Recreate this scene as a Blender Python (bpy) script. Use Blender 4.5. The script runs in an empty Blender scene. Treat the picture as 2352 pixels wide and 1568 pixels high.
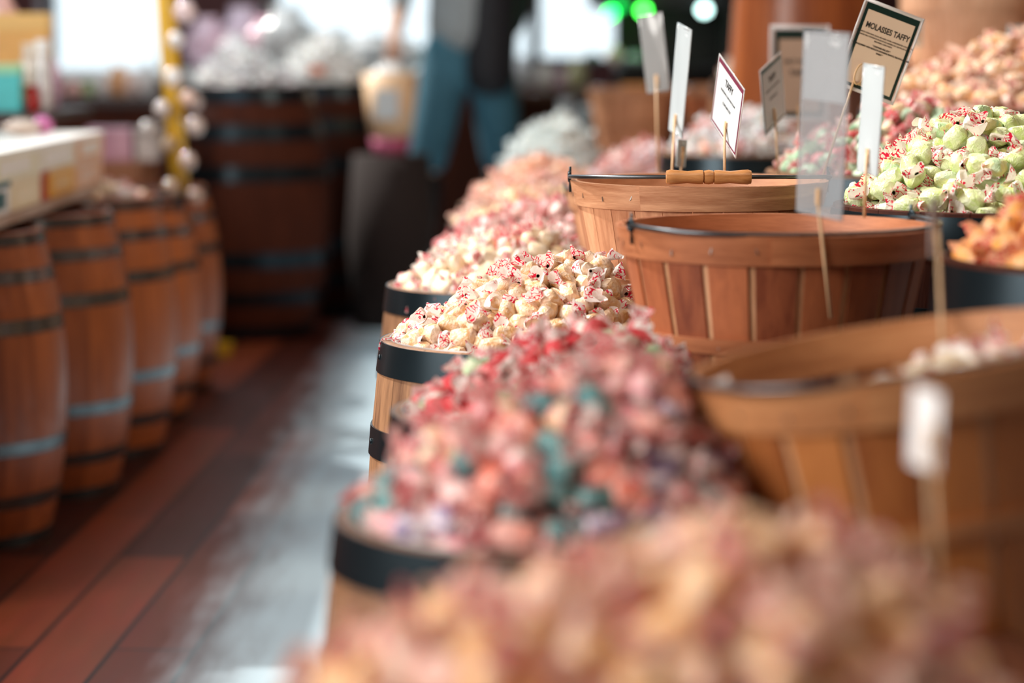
import bpy, bmesh, math, random
import numpy as np
from mathutils import Vector, Matrix, Euler
PI = math.pi
sc = bpy.context.scene
col = sc.collection

# ------------------------------------------------------------------ camera
FPX = 85.0 / 36.0 * 2352.0
CAMH = 0.95
TH = math.radians(7.02)
cd = bpy.data.cameras.new('camera')
cam = bpy.data.objects.new('camera', cd)
col.objects.link(cam)
cam.location = (0, 0, CAMH)
cam.rotation_euler = (PI / 2 - TH, 0, 0)
cd.lens = 85
cd.sensor_width = 36
cd.clip_start = 0.05
cd.clip_end = 200
cd.dof.use_dof = True
cd.dof.focus_distance = 2.95
cd.dof.aperture_fstop = 2.5
sc.camera = cam

# ------------------------------------------------------------------ world, sun, large lights, exposure
w = bpy.data.worlds.new('world')
sc.world = w
w.use_nodes = True
bg = w.node_tree.nodes['Background']
bg.inputs[0].default_value = (0.80, 0.93, 1.0, 1)
bg.inputs[1].default_value = 1.7
SUN = Vector((0.62, -0.36, -0.74)).normalized()
sd = bpy.data.lights.new('sun', 'SUN')
sd.energy = 5.6
sd.angle = math.radians(2.2)
sd.color = (1.0, 0.95, 0.88)
so = bpy.data.objects.new('sun', sd)
so.rotation_euler = SUN.to_track_quat('-Z', 'Y').to_euler()
col.objects.link(so)


def area(name, loc, target, sx, sy, energy, color):
    d = bpy.data.lights.new(name, 'AREA')
    d.shape = 'RECTANGLE'
    d.size, d.size_y = sx, sy
    d.energy = energy
    d.color = color
    o = bpy.data.objects.new(name, d)
    o.location = loc
    o.rotation_euler = (Vector(target) - Vector(loc)).to_track_quat('-Z', 'Y').to_euler()
    col.objects.link(o)
    return o


area('window_daylight_left', (-3.2, 1.0, 1.9), (0.3, 2.6, 0.6), 2.6, 1.6, 200, (1.0, 0.95, 0.90))  # soft fill added from the left for the near fronts, no window there
area('ceiling_lamp_light', (0.6, 1.6, 2.9), (0.5, 2.2, 0.5), 2.0, 2.0, 20, (1.0, 0.84, 0.68))  # added warm overhead fill for the front of the right row
area('aisle_lamp_light', (1.7, 5.6, 2.9), (-1.3, 4.9, 0.6), 0.7, 0.7, 34, (1.0, 0.86, 0.70))  # unseen warm fill added to brighten the left cartons and barrels
sc.view_settings.view_transform = 'Standard'
sc.view_settings.look = 'None'
sc.view_settings.gamma = 1
sc.view_settings.use_curve_mapping = False
sc.view_settings.exposure = 0.0
sc.cycles.use_denoising = True
sc.cycles.max_bounces = 8
sc.cycles.diffuse_bounces = 4
sc.cycles.glossy_bounces = 3
sc.cycles.transmission_bounces = 6
sc.cycles.sample_clamp_indirect = 6
sc.cycles.caustics_reflective = False
sc.cycles.caustics_refractive = False

R = Vector((1, 0, 0))
FW = Vector((0, math.cos(TH), -math.sin(TH)))
UP = Vector((0, math.sin(TH), math.cos(TH)))


def P(px, py, Y):
    """the point of the ray through a pixel at depth y = Y"""
    d = R * (px - 1176) + UP * (784 - py) + FW * FPX
    d = d * (Y / d.y)
    return Vector((d.x, d.y, CAMH + d.z))


def proj(p):
    v = Vector(p) - Vector((0, 0, CAMH))
    z = v.dot(FW)
    return 1176 + v.dot(R) / z * FPX, 784 - v.dot(UP) / z * FPX


# ------------------------------------------------------------------ materials
MATS = {}


def nodes_of(m):
    m.use_nodes = True
    nt = m.node_tree
    return nt, nt.nodes, nt.links, nt.nodes['Principled BSDF']


def mat(name, c, rough=0.5, metal=0.0, emit=None, es=0.0, alpha=1.0, trans=0.0, noise=0.06, nscale=20, coat=0.0, sub=0.0):
    if name in MATS:
        return MATS[name]
    m = bpy.data.materials.new(name)
    nt, N, L, b = nodes_of(m)
    tc = N.new('ShaderNodeTexCoord')
    nz = N.new('ShaderNodeTexNoise')
    nz.inputs['Scale'].default_value = nscale
    nz.inputs['Detail'].default_value = 3
    L.new(tc.outputs['Object'], nz.inputs['Vector'])
    mx = N.new('ShaderNodeMix'); mx.data_type = 'RGBA'
    mx.inputs['A'].default_value = tuple(max(0, x * (1 - noise * 2)) for x in c) + (1,)
    mx.inputs['B'].default_value = tuple(min(1, x * (1 + noise * 2)) for x in c) + (1,)
    L.new(nz.outputs['Fac'], mx.inputs['Factor'])
    L.new(mx.outputs['Result'], b.inputs['Base Color'])
    b.inputs['Roughness'].default_value = rough
    b.inputs['Metallic'].default_value = metal
    b.inputs['Alpha'].default_value = alpha
    b.inputs['Transmission Weight'].default_value = trans
    b.inputs['Coat Weight'].default_value = coat
    b.inputs['Subsurface Weight'].default_value = sub
    if emit:
        b.inputs['Emission Color'].default_value = tuple(emit) + (1,)
        b.inputs['Emission Strength'].default_value = es
    MATS[name] = m
    return m


def wood(name, dark, light, rough=0.55, grain=(18, 18, 1.5), var=0.5, scale=1.0, coat=0.0):
    """stretched grain; every board or stave (a loose island) gets its own tone"""
    if name in MATS:
        return MATS[name]
    m = bpy.data.materials.new(name)
    nt, N, L, b = nodes_of(m)
    tc = N.new('ShaderNodeTexCoord')
    geo = N.new('ShaderNodeNewGeometry')
    mp = N.new('ShaderNodeMapping')
    mp.inputs['Scale'].default_value = tuple(g * scale for g in grain)
    L.new(tc.outputs['Object'], mp.inputs['Vector'])
    add = N.new('ShaderNodeVectorMath'); add.operation = 'ADD'
    cmb = N.new('ShaderNodeCombineXYZ')
    ml = N.new('ShaderNodeMath'); ml.operation = 'MULTIPLY'; ml.inputs[1].default_value = 37
    L.new(geo.outputs['Random Per Island'], ml.inputs[0])
    L.new(ml.outputs[0], cmb.inputs[0]); L.new(ml.outputs[0], cmb.inputs[2])
    L.new(mp.outputs[0], add.inputs[0]); L.new(cmb.outputs[0], add.inputs[1])
    nz = N.new('ShaderNodeTexNoise')
    nz.inputs['Scale'].default_value = 3.0; nz.inputs['Detail'].default_value = 6
    nz.inputs['Distortion'].default_value = 0.6
    L.new(add.outputs[0], nz.inputs['Vector'])
    nf = N.new('ShaderNodeTexNoise')
    nf.inputs['Scale'].default_value = 22.0; nf.inputs['Detail'].default_value = 4
    L.new(add.outputs[0], nf.inputs['Vector'])
    s1 = N.new('ShaderNodeMath'); s1.operation = 'MULTIPLY_ADD'
    s1.inputs[1].default_value = var; L.new(geo.outputs['Random Per Island'], s1.inputs[0])
    L.new(nz.outputs['Fac'], s1.inputs[2])
    s2 = N.new('ShaderNodeMath'); s2.operation = 'MULTIPLY_ADD'
    s2.inputs[1].default_value = 0.35; L.new(nf.outputs['Fac'], s2.inputs[0]); L.new(s1.outputs[0], s2.inputs[2])
    mr = N.new('ShaderNodeMapRange')
    mr.inputs['From Min'].default_value = 0.42
    mr.inputs['From Max'].default_value = 0.85 + var
    L.new(s2.outputs[0], mr.inputs['Value'])
    mx = N.new('ShaderNodeMix'); mx.data_type = 'RGBA'
    mx.inputs['A'].default_value = dark + (1,); mx.inputs['B'].default_value = light + (1,)
    L.new(mr.outputs['Result'], mx.inputs['Factor'])
    L.new(mx.outputs['Result'], b.inputs['Base Color'])
    b.inputs['Roughness'].default_value = rough
    b.inputs['Coat Weight'].default_value = coat
    bp = N.new('ShaderNodeBump'); bp.inputs['Strength'].default_value = 0.15
    bp.inputs['Distance'].default_value = 0.002
    L.new(nf.outputs['Fac'], bp.inputs['Height']); L.new(bp.outputs[0], b.inputs['Normal'])
    MATS[name] = m
    return m


def rand_vec(N, L, tc, k=50):
    oi = N.new('ShaderNodeObjectInfo')
    ml = N.new('ShaderNodeMath'); ml.operation = 'MULTIPLY'; ml.inputs[1].default_value = k
    L.new(oi.outputs['Random'], ml.inputs[0])
    cmb = N.new('ShaderNodeCombineXYZ')
    L.new(ml.outputs[0], cmb.inputs[0]); L.new(ml.outputs[0], cmb.inputs[1])
    add = N.new('ShaderNodeVectorMath'); add.operation = 'ADD'
    L.new(tc.outputs['Object'], add.inputs[0]); L.new(cmb.outputs[0], add.inputs[1])
    return add, oi


def candy_mat(name, c1, c2, film=0.35, mixscale=70, sharp=0.04, rough=0.36):
    """taffy colour c1 with swirls of c2 seen through waxed paper"""
    if name in MATS:
        return MATS[name]
    m = bpy.data.materials.new(name)
    nt, N, L, b = nodes_of(m)
    tc = N.new('ShaderNodeTexCoord')
    add, oi = rand_vec(N, L, tc)
    nz = N.new('ShaderNodeTexNoise'); nz.inputs['Scale'].default_value = mixscale
    nz.inputs['Detail'].default_value = 1.5
    L.new(add.outputs[0], nz.inputs['Vector'])
    r = N.new('ShaderNodeMapRange')
    r.inputs['From Min'].default_value = 0.5 - sharp; r.inputs['From Max'].default_value = 0.5 + sharp
    L.new(nz.outputs['Fac'], r.inputs['Value'])
    mx = N.new('ShaderNodeMix'); mx.data_type = 'RGBA'
    mx.inputs['A'].default_value = c1 + (1,); mx.inputs['B'].default_value = c2 + (1,)
    L.new(r.outputs['Result'], mx.inputs['Factor'])
    # whitish film where the paper stands off the sweet
    nz2 = N.new('ShaderNodeTexNoise'); nz2.inputs['Scale'].default_value = 110
    nz2.inputs['Detail'].default_value = 2; nz2.inputs['Distortion'].default_value = 1.0
    L.new(add.outputs[0], nz2.inputs['Vector'])
    r2 = N.new('ShaderNodeMapRange')
    r2.inputs['From Min'].default_value = 0.42; r2.inputs['From Max'].default_value = 0.62
    r2.inputs['To Min'].default_value = 0.0; r2.inputs['To Max'].default_value = film * 1.7
    sxx = N.new('ShaderNodeSeparateXYZ'); L.new(tc.outputs['Object'], sxx.inputs[0])
    ax_ = N.new('ShaderNodeMath'); ax_.operation = 'ABSOLUTE'; L.new(sxx.outputs['X'], ax_.inputs[0])
    re_ = N.new('ShaderNodeMapRange'); re_.inputs['From Min'].default_value = .0085; re_.inputs['From Max'].default_value = .0145
    re_.inputs['To Max'].default_value = .2 + film; L.new(ax_.outputs[0], re_.inputs['Value'])
    sm_ = N.new('ShaderNodeMath'); sm_.operation = 'MAXIMUM'; L.new(r2.outputs['Result'], sm_.inputs[0]); L.new(re_.outputs['Result'], sm_.inputs[1])
    L.new(nz2.outputs['Fac'], r2.inputs['Value'])
    mx2 = N.new('ShaderNodeMix'); mx2.data_type = 'RGBA'
    mx2.inputs['B'].default_value = (0.86, 0.82, 0.76, 1)
    L.new(sm_.outputs[0], mx2.inputs['Factor']); L.new(mx.outputs['Result'], mx2.inputs['A'])
    L.new(mx2.outputs['Result'], b.inputs['Base Color'])
    nb_ = N.new('ShaderNodeTexNoise'); nb_.inputs['Scale'].default_value = 130
    nb_.inputs['Detail'].default_value = 2; nb_.inputs['Distortion'].default_value = 2.2
    L.new(add.outputs[0], nb_.inputs['Vector'])
    bq = N.new('ShaderNodeBump'); bq.inputs['Strength'].default_value = 0.7; bq.inputs['Distance'].default_value = 0.0022
    L.new(nb_.outputs['Fac'], bq.inputs['Height']); L.new(bq.outputs[0], b.inputs['Normal'])
    b.inputs['Roughness'].default_value = rough
    b.inputs['Subsurface Weight'].default_value = 0.12
    b.inputs['Subsurface Radius'].default_value = (0.004, 0.003, 0.002)
    MATS[name] = m
    return m


def paper_mat(name, tint, ink=(0.72, 0.01, 0.06), amount=0.5):
    """waxed paper ends with a red scribbled print"""
    if name in MATS:
        return MATS[name]
    m = bpy.data.materials.new(name)
    nt, N, L, b = nodes_of(m)
    tc = N.new('ShaderNodeTexCoord')
    add, oi = rand_vec(N, L, tc)
    n1 = N.new('ShaderNodeTexNoise'); n1.inputs['Scale'].default_value = 250
    n1.inputs['Detail'].default_value = 0.0
    L.new(add.outputs[0], n1.inputs['Vector'])
    a = N.new('ShaderNodeMath'); a.operation = 'SUBTRACT'; a.inputs[1].default_value = 0.5
    L.new(n1.outputs['Fac'], a.inputs[0])
    ab = N.new('ShaderNodeMath'); ab.operation = 'ABSOLUTE'; L.new(a.outputs[0], ab.inputs[0])
    lt = N.new('ShaderNodeMath'); lt.operation = 'LESS_THAN'; lt.inputs[1].default_value = 0.065
    L.new(ab.outputs[0], lt.inputs[0])
    n2 = N.new('ShaderNodeTexNoise'); n2.inputs['Scale'].default_value = 75
    n2.inputs['Detail'].default_value = 0
    L.new(add.outputs[0], n2.inputs['Vector'])
    gt = N.new('ShaderNodeMath'); gt.operation = 'GREATER_THAN'; gt.inputs[1].default_value = 1 - amount
    L.new(n2.outputs['Fac'], gt.inputs[0])
    mu = N.new('ShaderNodeMath'); mu.operation = 'MULTIPLY'
    L.new(lt.outputs[0], mu.inputs[0]); L.new(gt.outputs[0], mu.inputs[1])
    mx = N.new('ShaderNodeMix'); mx.data_type = 'RGBA'
    mx.inputs['A'].default_value = tint + (1,); mx.inputs['B'].default_value = ink + (1,)
    L.new(mu.outputs[0], mx.inputs['Factor'])
    L.new(mx.outputs['Result'], b.inputs['Base Color'])
    nb_ = N.new('ShaderNodeTexNoise'); nb_.inputs['Scale'].default_value = 130
    nb_.inputs['Detail'].default_value = 2; nb_.inputs['Distortion'].default_value = 2.2
    L.new(add.outputs[0], nb_.inputs['Vector'])
    bq = N.new('ShaderNodeBump'); bq.inputs['Strength'].default_value = 0.7; bq.inputs['Distance'].default_value = 0.0022
    L.new(nb_.outputs['Fac'], bq.inputs['Height']); L.new(bq.outputs[0], b.inputs['Normal'])
    b.inputs['Roughness'].default_value = 0.42
    tr = N.new('ShaderNodeBsdfTranslucent')
    L.new(mx.outputs['Result'], tr.inputs['Color'])
    ms = N.new('ShaderNodeMixShader'); ms.inputs[0].default_value = 0.3
    out = N['Material Output']
    L.new(b.outputs[0], ms.inputs[1]); L.new(tr.outputs[0], ms.inputs[2]); L.new(ms.outputs[0], out.inputs['Surface'])
    MATS[name] = m
    return m


def plastic(name='clear_plastic', tint=(0.9, 0.95, 0.97), a=0.35):
    return mat(name, tint, 0.12, alpha=a, noise=0.02, coat=0.6)


def floor_mat():
    m = bpy.data.materials.new('floor_planks')
    nt, N, L, b = nodes_of(m)
    tc = N.new('ShaderNodeTexCoord')
    mp = N.new('ShaderNodeMapping')
    mp.inputs['Rotation'].default_value = (0, 0, PI / 2 + 0.04)
    L.new(tc.outputs['Object'], mp.inputs['Vector'])
    br = N.new('ShaderNodeTexBrick')
    br.offset = 0.37
    br.inputs['Color1'].default_value = (0.045, 0.007, 0.004, 1)
    br.inputs['Color2'].default_value = (0.26, 0.046, 0.014, 1)
    br.inputs['Mortar'].default_value = (0.012, 0.003, 0.002, 1)
    br.inputs['Scale'].default_value = 1.0
    br.inputs['Mortar Size'].default_value = 0.004
    br.inputs['Brick Width'].default_value = 1.1
    br.inputs['Row Height'].default_value = 0.13
    L.new(mp.outputs[0], br.inputs['Vector'])
    nz = N.new('ShaderNodeTexNoise'); nz.inputs['Scale'].default_value = 4
    nz.inputs['Detail'].default_value = 6
    mp2 = N.new('ShaderNodeMapping'); mp2.inputs['Scale'].default_value = (6, 1, 1)
    L.new(tc.outputs['Object'], mp2.inputs['Vector']); L.new(mp2.outputs[0], nz.inputs['Vector'])
    mx = N.new('ShaderNodeMix'); mx.data_type = 'RGBA'; mx.blend_type = 'MULTIPLY'
    mx.inputs['Factor'].default_value = 0.5
    L.new(br.outputs['Color'], mx.inputs['A']); L.new(nz.outputs['Color'], mx.inputs['B'])
    # pale blue-grey light strip along the barrels, painted into the floor colour, soft-edged
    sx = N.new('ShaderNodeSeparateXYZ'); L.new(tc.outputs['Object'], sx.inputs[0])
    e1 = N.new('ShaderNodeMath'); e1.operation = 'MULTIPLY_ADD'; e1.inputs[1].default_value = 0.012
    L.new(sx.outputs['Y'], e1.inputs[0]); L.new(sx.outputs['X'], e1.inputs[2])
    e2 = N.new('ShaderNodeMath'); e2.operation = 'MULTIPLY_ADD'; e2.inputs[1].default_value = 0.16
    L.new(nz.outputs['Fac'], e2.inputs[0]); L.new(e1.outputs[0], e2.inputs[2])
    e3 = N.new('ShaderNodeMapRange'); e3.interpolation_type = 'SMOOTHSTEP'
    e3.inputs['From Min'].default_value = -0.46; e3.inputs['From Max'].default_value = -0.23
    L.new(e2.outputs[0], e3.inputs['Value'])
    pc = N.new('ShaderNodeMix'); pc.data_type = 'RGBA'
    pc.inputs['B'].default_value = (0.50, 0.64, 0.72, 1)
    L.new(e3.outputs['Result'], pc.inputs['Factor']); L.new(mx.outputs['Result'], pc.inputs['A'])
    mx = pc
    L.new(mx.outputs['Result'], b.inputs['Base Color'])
    r = N.new('ShaderNodeMapRange')
    r.inputs['To Min'].default_value = 0.32; r.inputs['To Max'].default_value = 0.5
    L.new(nz.outputs['Fac'], r.inputs['Value']); L.new(r.outputs['Result'], b.inputs['Roughness'])
    b.inputs['Specular IOR Level'].default_value = 0.3
    return m


M_BARREL = wood('barrel_oak', (0.070, 0.026, 0.011), (0.36, 0.185, 0.090), 0.5, var=0.25)
M_BARREL_L = wood('barrel_oak_orange', (0.12, 0.020, 0.004), (0.46, 0.125, 0.028), 0.42, coat=0.15)
M_BARREL_D = wood('barrel_oak_dark', (0.016, 0.003, 0.002), (0.085, 0.019, 0.007), 0.65)
M_BARREL_D.node_tree.nodes['Principled BSDF'].inputs['Specular IOR Level'].default_value = 0.15
M_HOOP = mat('black_steel', (0.010, 0.021, 0.028), 0.30, 0.65, noise=0.25, nscale=9)
M_HOOP_G = mat('galvanised_steel', (0.13, 0.15, 0.16), 0.22, 0.9, noise=0.2)
M_LINER = mat('silver_liner', (0.75, 0.76, 0.77), 0.28, 0.8)
M_BASK = wood('basket_veneer', (0.28, 0.085, 0.030), (0.72, 0.38, 0.21), 0.55, (30, 30, 2), var=0.6)
M_BASK_RIM = wood('basket_rim_veneer', (0.30, 0.105, 0.04), (0.66, 0.36, 0.20), 0.55, (3, 3, 30), var=0.2)
M_BASK2 = wood('basket_veneer_red', (0.15, 0.030, 0.009), (0.48, 0.15, 0.055), 0.55, (30, 30, 2), var=0.7)
M_BASK3 = wood('basket_veneer_orange', (0.24, 0.062, 0.010), (0.55, 0.20, 0.05), 0.55, (30, 30, 2), var=0.6)
M_BASK_PALE = wood('basket_veneer_pale', (0.42, 0.20, 0.08), (0.70, 0.42, 0.24), 0.55, (30, 30, 2), var=0.3)
M_WIRE = mat('handle_wire', (0.10, 0.11, 0.12), 0.3, 0.9)
M_GRIP = wood('turned_grip', (0.40, 0.16, 0.045), (0.62, 0.30, 0.11), 0.35, (6, 40, 40), var=0.0, coat=0.4)
M_STICK = wood('bamboo_stick', (0.50, 0.30, 0.14), (0.72, 0.50, 0.30), 0.5, (30, 30, 3), var=0.1)
M_PLANK = wood('bench_plank', (0.05, 0.014, 0.006), (0.16, 0.05, 0.02), 0.55, (20, 1.5, 20))
M_STEEL = mat('staple_steel', (0.5, 0.48, 0.45), 0.3, 1.0)
M_CLEAR = plastic()

# ------------------------------------------------------------------ mesh helpers


def new_obj(name, verts, faces, mats, parent=None, mi=None, smooth=True, loc=None):
    me = bpy.data.meshes.new(name)
    me.from_pydata([tuple(v) for v in verts], [], faces)
    for m in (mats if isinstance(mats, (list, tuple)) else [mats]):
        me.materials.append(m)
    if mi:
        me.polygons.foreach_set('material_index', mi)
    if smooth:
        me.polygons.foreach_set('use_smooth', [True] * len(me.polygons))
    me.update()
    o = bpy.data.objects.new(name, me)
    col.objects.link(o)
    if parent:
        o.parent = parent
    if loc is not None:
        o.location = loc
    return o


def empty(name, loc, rot=(0, 0, 0)):
    o = bpy.data.objects.new(name, None)
    o.empty_display_size = 0.05
    o.location = loc
    o.rotation_euler = rot
    col.objects.link(o)
    return o


def tag(o, label=None, cat=None, group=None, kind=None):
    if label: o['label'] = label
    if cat: o['category'] = cat
    if group: o['group'] = group
    if kind: o['kind'] = kind
    return o


class MB:
    def __init__(s):
        s.v = []; s.f = []; s.m = []

    def add(s, v, f, m=0):
        b = len(s.v)
        s.v += [tuple(x) for x in v]
        s.f += [tuple(i + b for i in q) for q in f]
        s.m += [m] * len(f)

    def box(s, a, b, m=0, M=None):
        x0, y0, z0 = a; x1, y1, z1 = b
        v = [Vector(p) for p in ((x0, y0, z0), (x1, y0, z0), (x1, y1, z0), (x0, y1, z0), (x0, y0, z1), (x1, y0, z1), (x1, y1, z1), (x0, y1, z1))]
        if M: v = [M @ p for p in v]
        s.add(v, [(0, 3, 2, 1), (4, 5, 6, 7), (0, 1, 5, 4), (1, 2, 6, 5), (2, 3, 7, 6), (3, 0, 4, 7)], m)

    def tube(s, pts, rs, n=10, m=0, cap=True, squash=None):
        pts = [Vector(p) for p in pts]
        if not isinstance(rs, (list, tuple)): rs = [rs] * len(pts)
        v = []; f = []
        t0 = (pts[1] - pts[0]).normalized()
        a = t0.orthogonal().normalized()
        for i, p in enumerate(pts):
            t = (pts[min(i + 1, len(pts) - 1)] - pts[max(i - 1, 0)]).normalized()
            a = (a - t * a.dot(t)).normalized()
            b = t.cross(a)
            for k in range(n):
                an = 2 * PI * k / n
                v.append(p + (a * math.cos(an) + b * math.sin(an)) * rs[i])
        for i in range(len(pts) - 1):
            for k in range(n):
                k2 = (k + 1) % n
                f.append((i * n + k, i * n + k2, (i + 1) * n + k2, (i + 1) * n + k))
        if cap:
            f.append(tuple(range(n - 1, -1, -1)))
            f.append(tuple((len(pts) - 1) * n + k for k in range(n)))
        s.add(v, f, m)

    def lathe(s, prof, n=48, m=0, a0=0, a1=2 * PI, closed=True):
        full = abs(a1 - a0 - 2 * PI) < 1e-6
        nn = n if full else n + 1
        v = []; f = []
        for k in range(nn):
            an = a0 + (a1 - a0) * k / n
            for (r, z) in prof:
                v.append((r * math.cos(an), r * math.sin(an), z))
        q = len(prof)
        for k in range(n):
            k2 = (k + 1) % nn
            for j in range(q if closed else q - 1):
                j2 = (j + 1) % q
                f.append((k * q + j, k2 * q + j, k2 * q + j2, k * q + j2))
        if not full and closed:
            f.append(tuple(range(q))[::-1]); f.append(tuple(n * q + j for j in range(q)))
        s.add(v, f, m)

    def build(s, name, mats, parent=None, smooth=False, loc=None):
        return new_obj(name, s.v, s.f, mats, parent, s.m, smooth, loc)


def smooth_auto(o, ang=35):
    me = o.data
    me.polygons.foreach_set('use_smooth', [True] * len(me.polygons))
    bm = bmesh.new(); bm.from_mesh(me)
    c = math.radians(ang)
    for e in bm.edges:
        e.smooth = not (len(e.link_faces) != 2 or e.calc_face_angle(0) > c)
    bm.to_mesh(me); bm.free()
    return o


# ------------------------------------------------------------------ barrels
def barrel(label, x, y, h, r, rb, hoops, wm=None, hm=None, group=None, name='barrel', rivets=False, liner=True, rotz=None, z0=0.0, lid=None):
    wm = wm or M_BARREL; hm = hm or M_HOOP
    root = empty(name, (x, y, z0), (0, 0, random.uniform(0, 6) if rotz is None else rotz))
    tag(root, label, 'barrel', group)

    def rad(z):
        t = 2 * z / h - 1
        return r + (rb - r) * (1 - t * t)
    mb = MB()
    n = 20; K = 12; th = 0.009
    for i in range(n):
        a0 = 2 * PI * i / n + 0.002; a1 = 2 * PI * (i + 1) / n - 0.002
        v = []; f = []
        S = 4
        prof = [(rad(h * k / K), h * k / K) for k in range(K + 1)] + [(rad(h) - 0.002, h + 0.001), (rad(h) - th, h + 0.001), (rad(h) - th, h * 0.75)]
        q = len(prof)
        for k in range(S + 1):
            an = a0 + (a1 - a0) * k / S
            for (rr, z) in prof: v.append((rr * math.cos(an), rr * math.sin(an), z))
        for k in range(S):
            for j in range(q - 1):
                f.append((k * q + j, (k + 1) * q + j, (k + 1) * q + j + 1, k * q + j + 1))
        # stave edges
        for base in (0, S * q):
            pass
        mb.add(v, f)
    b = mb.build('staves', wm, root); smooth_auto(b, 40)
    ib = MB()
    ib.lathe([(0.002, h * 0.75), (r - th * .5, h * 0.75), (r - th * .5, h * .75 + .006), (0.002, h * .75 + .006)], 32)
    ib.lathe([(0.002, 0.02), (r - .004, 0.02), (rb - 0.008, h * 0.5), (r - .01, h * .98), (r - .014, h * .98), (rb - .014, h * .5), (r - .02, .03), (.002, .03)], 32)
    ib.build('inner_cask', M_BARREL_D, root, True)
    for (z1, z2) in hoops:
        hb = MB(); t = 0.0022
        hb.lathe([(rad(z1), z1), (rad(z1) + t, z1), (rad(z2) + t, z2), (rad(z2), z2)], 64)
        ho = hb.build('hoop', hm, root); smooth_auto(ho)
        if rivets:
            for da in (0.0,):
                for ang in (0, 2.4):
                    zc = (z1 + z2) / 2
                    rv = MB(); rv.lathe([(0.0001, 0.0022), (0.0022, 0.0018), (0.0036, 0.0008), (0.0038, 0)], 12, closed=False)
                    o = rv.build('rivet', M_STEEL if da else hm, ho, True)
                    an = ang + da
                    rr = rad(zc) + t
                    o.location = (rr * math.cos(an), rr * math.sin(an), zc)
                    o.rotation_euler = Vector((math.cos(an), math.sin(an), 0)).to_track_quat('Z', 'Y').to_euler()
    if liner:
        lb = MB()
        lb.lathe([(r - th - .0005, h * .8), (r - th - .0005, h + .0025), (r - th - .002, h + .0025), (r - th - .002, h * .8)], 64)
        lo = lb.build('liner', M_LINER, root); smooth_auto(lo)
    if lid:
        lb = MB(); lb.lathe([(0.001, h * .985), (r - th, h * .985), (r - th, h * .97), (.001, h * .97)], 40)
        lb.build('head', lid, root)
    return root


HOOPS_R = [(0.556, 0.593), (0.455, 0.490), (0.105, 0.14), (0.01, 0.045)]
# ------------------------------------------------------------------ sweets
NV = 5


def body_shape(seed, ns=16, rings=None):
    rnd = random.Random(seed)
    rings = rings or [(-.0150, .0022), (-.0132, .0070), (-.0110, .0106), (-.006, .0118), (0, .0120), (.006, .0118), (.0110, .0106), (.0132, .0070), (.0150, .0022)]
    cuts = []
    for _ in range(7):
        a = rnd.uniform(0, 2 * PI); t = rnd.uniform(-.5, .5)
        n = Vector((math.sin(t), math.cos(t) * math.cos(a), math.cos(t) * math.sin(a)))
        cuts.append((n, rnd.uniform(.0088, .0110)))
    sq = rnd.uniform(.85, 1.0)
    k = rnd.choice((5, 6, 7)); ph = rnd.uniform(0, 6)
    v = []; f = []
    for (x, r) in rings:
        e = abs(x) / .0152
        for j in range(ns):
            an = 2 * PI * j / ns
            rr = r * (1 + .16 * e * e * math.sin(k * an + ph + x * 120) + rnd.uniform(-.03, .03))
            p = Vector((x + rnd.uniform(-.0003, .0003), rr * math.cos(an), rr * math.sin(an) * sq))
            for n, c in cuts:
                d = p.dot(n)
                if d > c: p = p - n * (d - c)
            v.append(p)
    for i in range(len(rings) - 1):
        for j in range(ns):
            f.append((i * ns + j, i * ns + (j + 1) % ns, (i + 1) * ns + (j + 1) % ns, (i + 1) * ns + j))
    return v, f


def fan_shape(seed, sgn, ns=18, rings=6):
    rnd = random.Random(seed * 7 + (1 if sgn > 0 else 2))
    ph = rnd.uniform(0, 6); tilt = rnd.uniform(0, PI); bend = rnd.uniform(-.6, .6); by = rnd.uniform(-.6, .6)
    flat = rnd.uniform(.3, .75); k = rnd.choice((2, 3, 4)); Ln = rnd.uniform(.0095, .0130)
    jag = [rnd.uniform(-.0005, .0005) for _ in range(ns)]
    v = []; f = []
    for i in range(rings):
        t = i / (rings - 1)
        x = .0145 + Ln * t
        r = .0024 + .0092 * t ** .7
        for j in range(ns):
            an = 2 * PI * j / ns
            rr = r * (1 + .13 * math.sin(k * an + ph) * t)
            yy = rr * math.cos(an); zz = rr * math.sin(an) * flat + .0018 * t * math.sin(3 * an * 1 + ph)
            y2 = yy * math.cos(tilt) - zz * math.sin(tilt) + bend * .010 * t * t
            z2 = yy * math.sin(tilt) + zz * math.cos(tilt) + by * .010 * t * t
            v.append(Vector((sgn * (x + jag[j] * t + .0012 * t * math.cos(2 * an)), y2, z2)))
    for i in range(rings - 1):
        for j in range(ns):
            q = (i * ns + j, i * ns + (j + 1) % ns, (i + 1) * ns + (j + 1) % ns, (i + 1) * ns + j)
            f.append(q if sgn > 0 else q[::-1])
    return v, f


def raw_mesh(name, parts, mats):
    mb = MB()
    for (v, f, m) in parts: mb.add(v, f, m)
    me = bpy.data.meshes.new(name)
    me.from_pydata(mb.v, [], mb.f)
    for m in mats: me.materials.append(m)
    me.polygons.foreach_set('material_index', mb.m)
    me.polygons.foreach_set('use_smooth', [True] * len(me.polygons))
    me.update()
    bm = bmesh.new(); bm.from_mesh(me)
    for e in bm.edges:
        e.smooth = not (len(e.link_faces) == 2 and e.calc_face_angle(0) > math.radians(42))
    bm.to_mesh(me); bm.free()
    return me


LOW = [(body_shape(100 + s, 8, [(-.0145, .003), (-.011, .0092), (0, .0110), (.011, .0092), (.0145, .003)]), fan_shape(100 + s, 1, 8, 3), fan_shape(100 + s, -1, 8, 3)) for s in range(3)]


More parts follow.
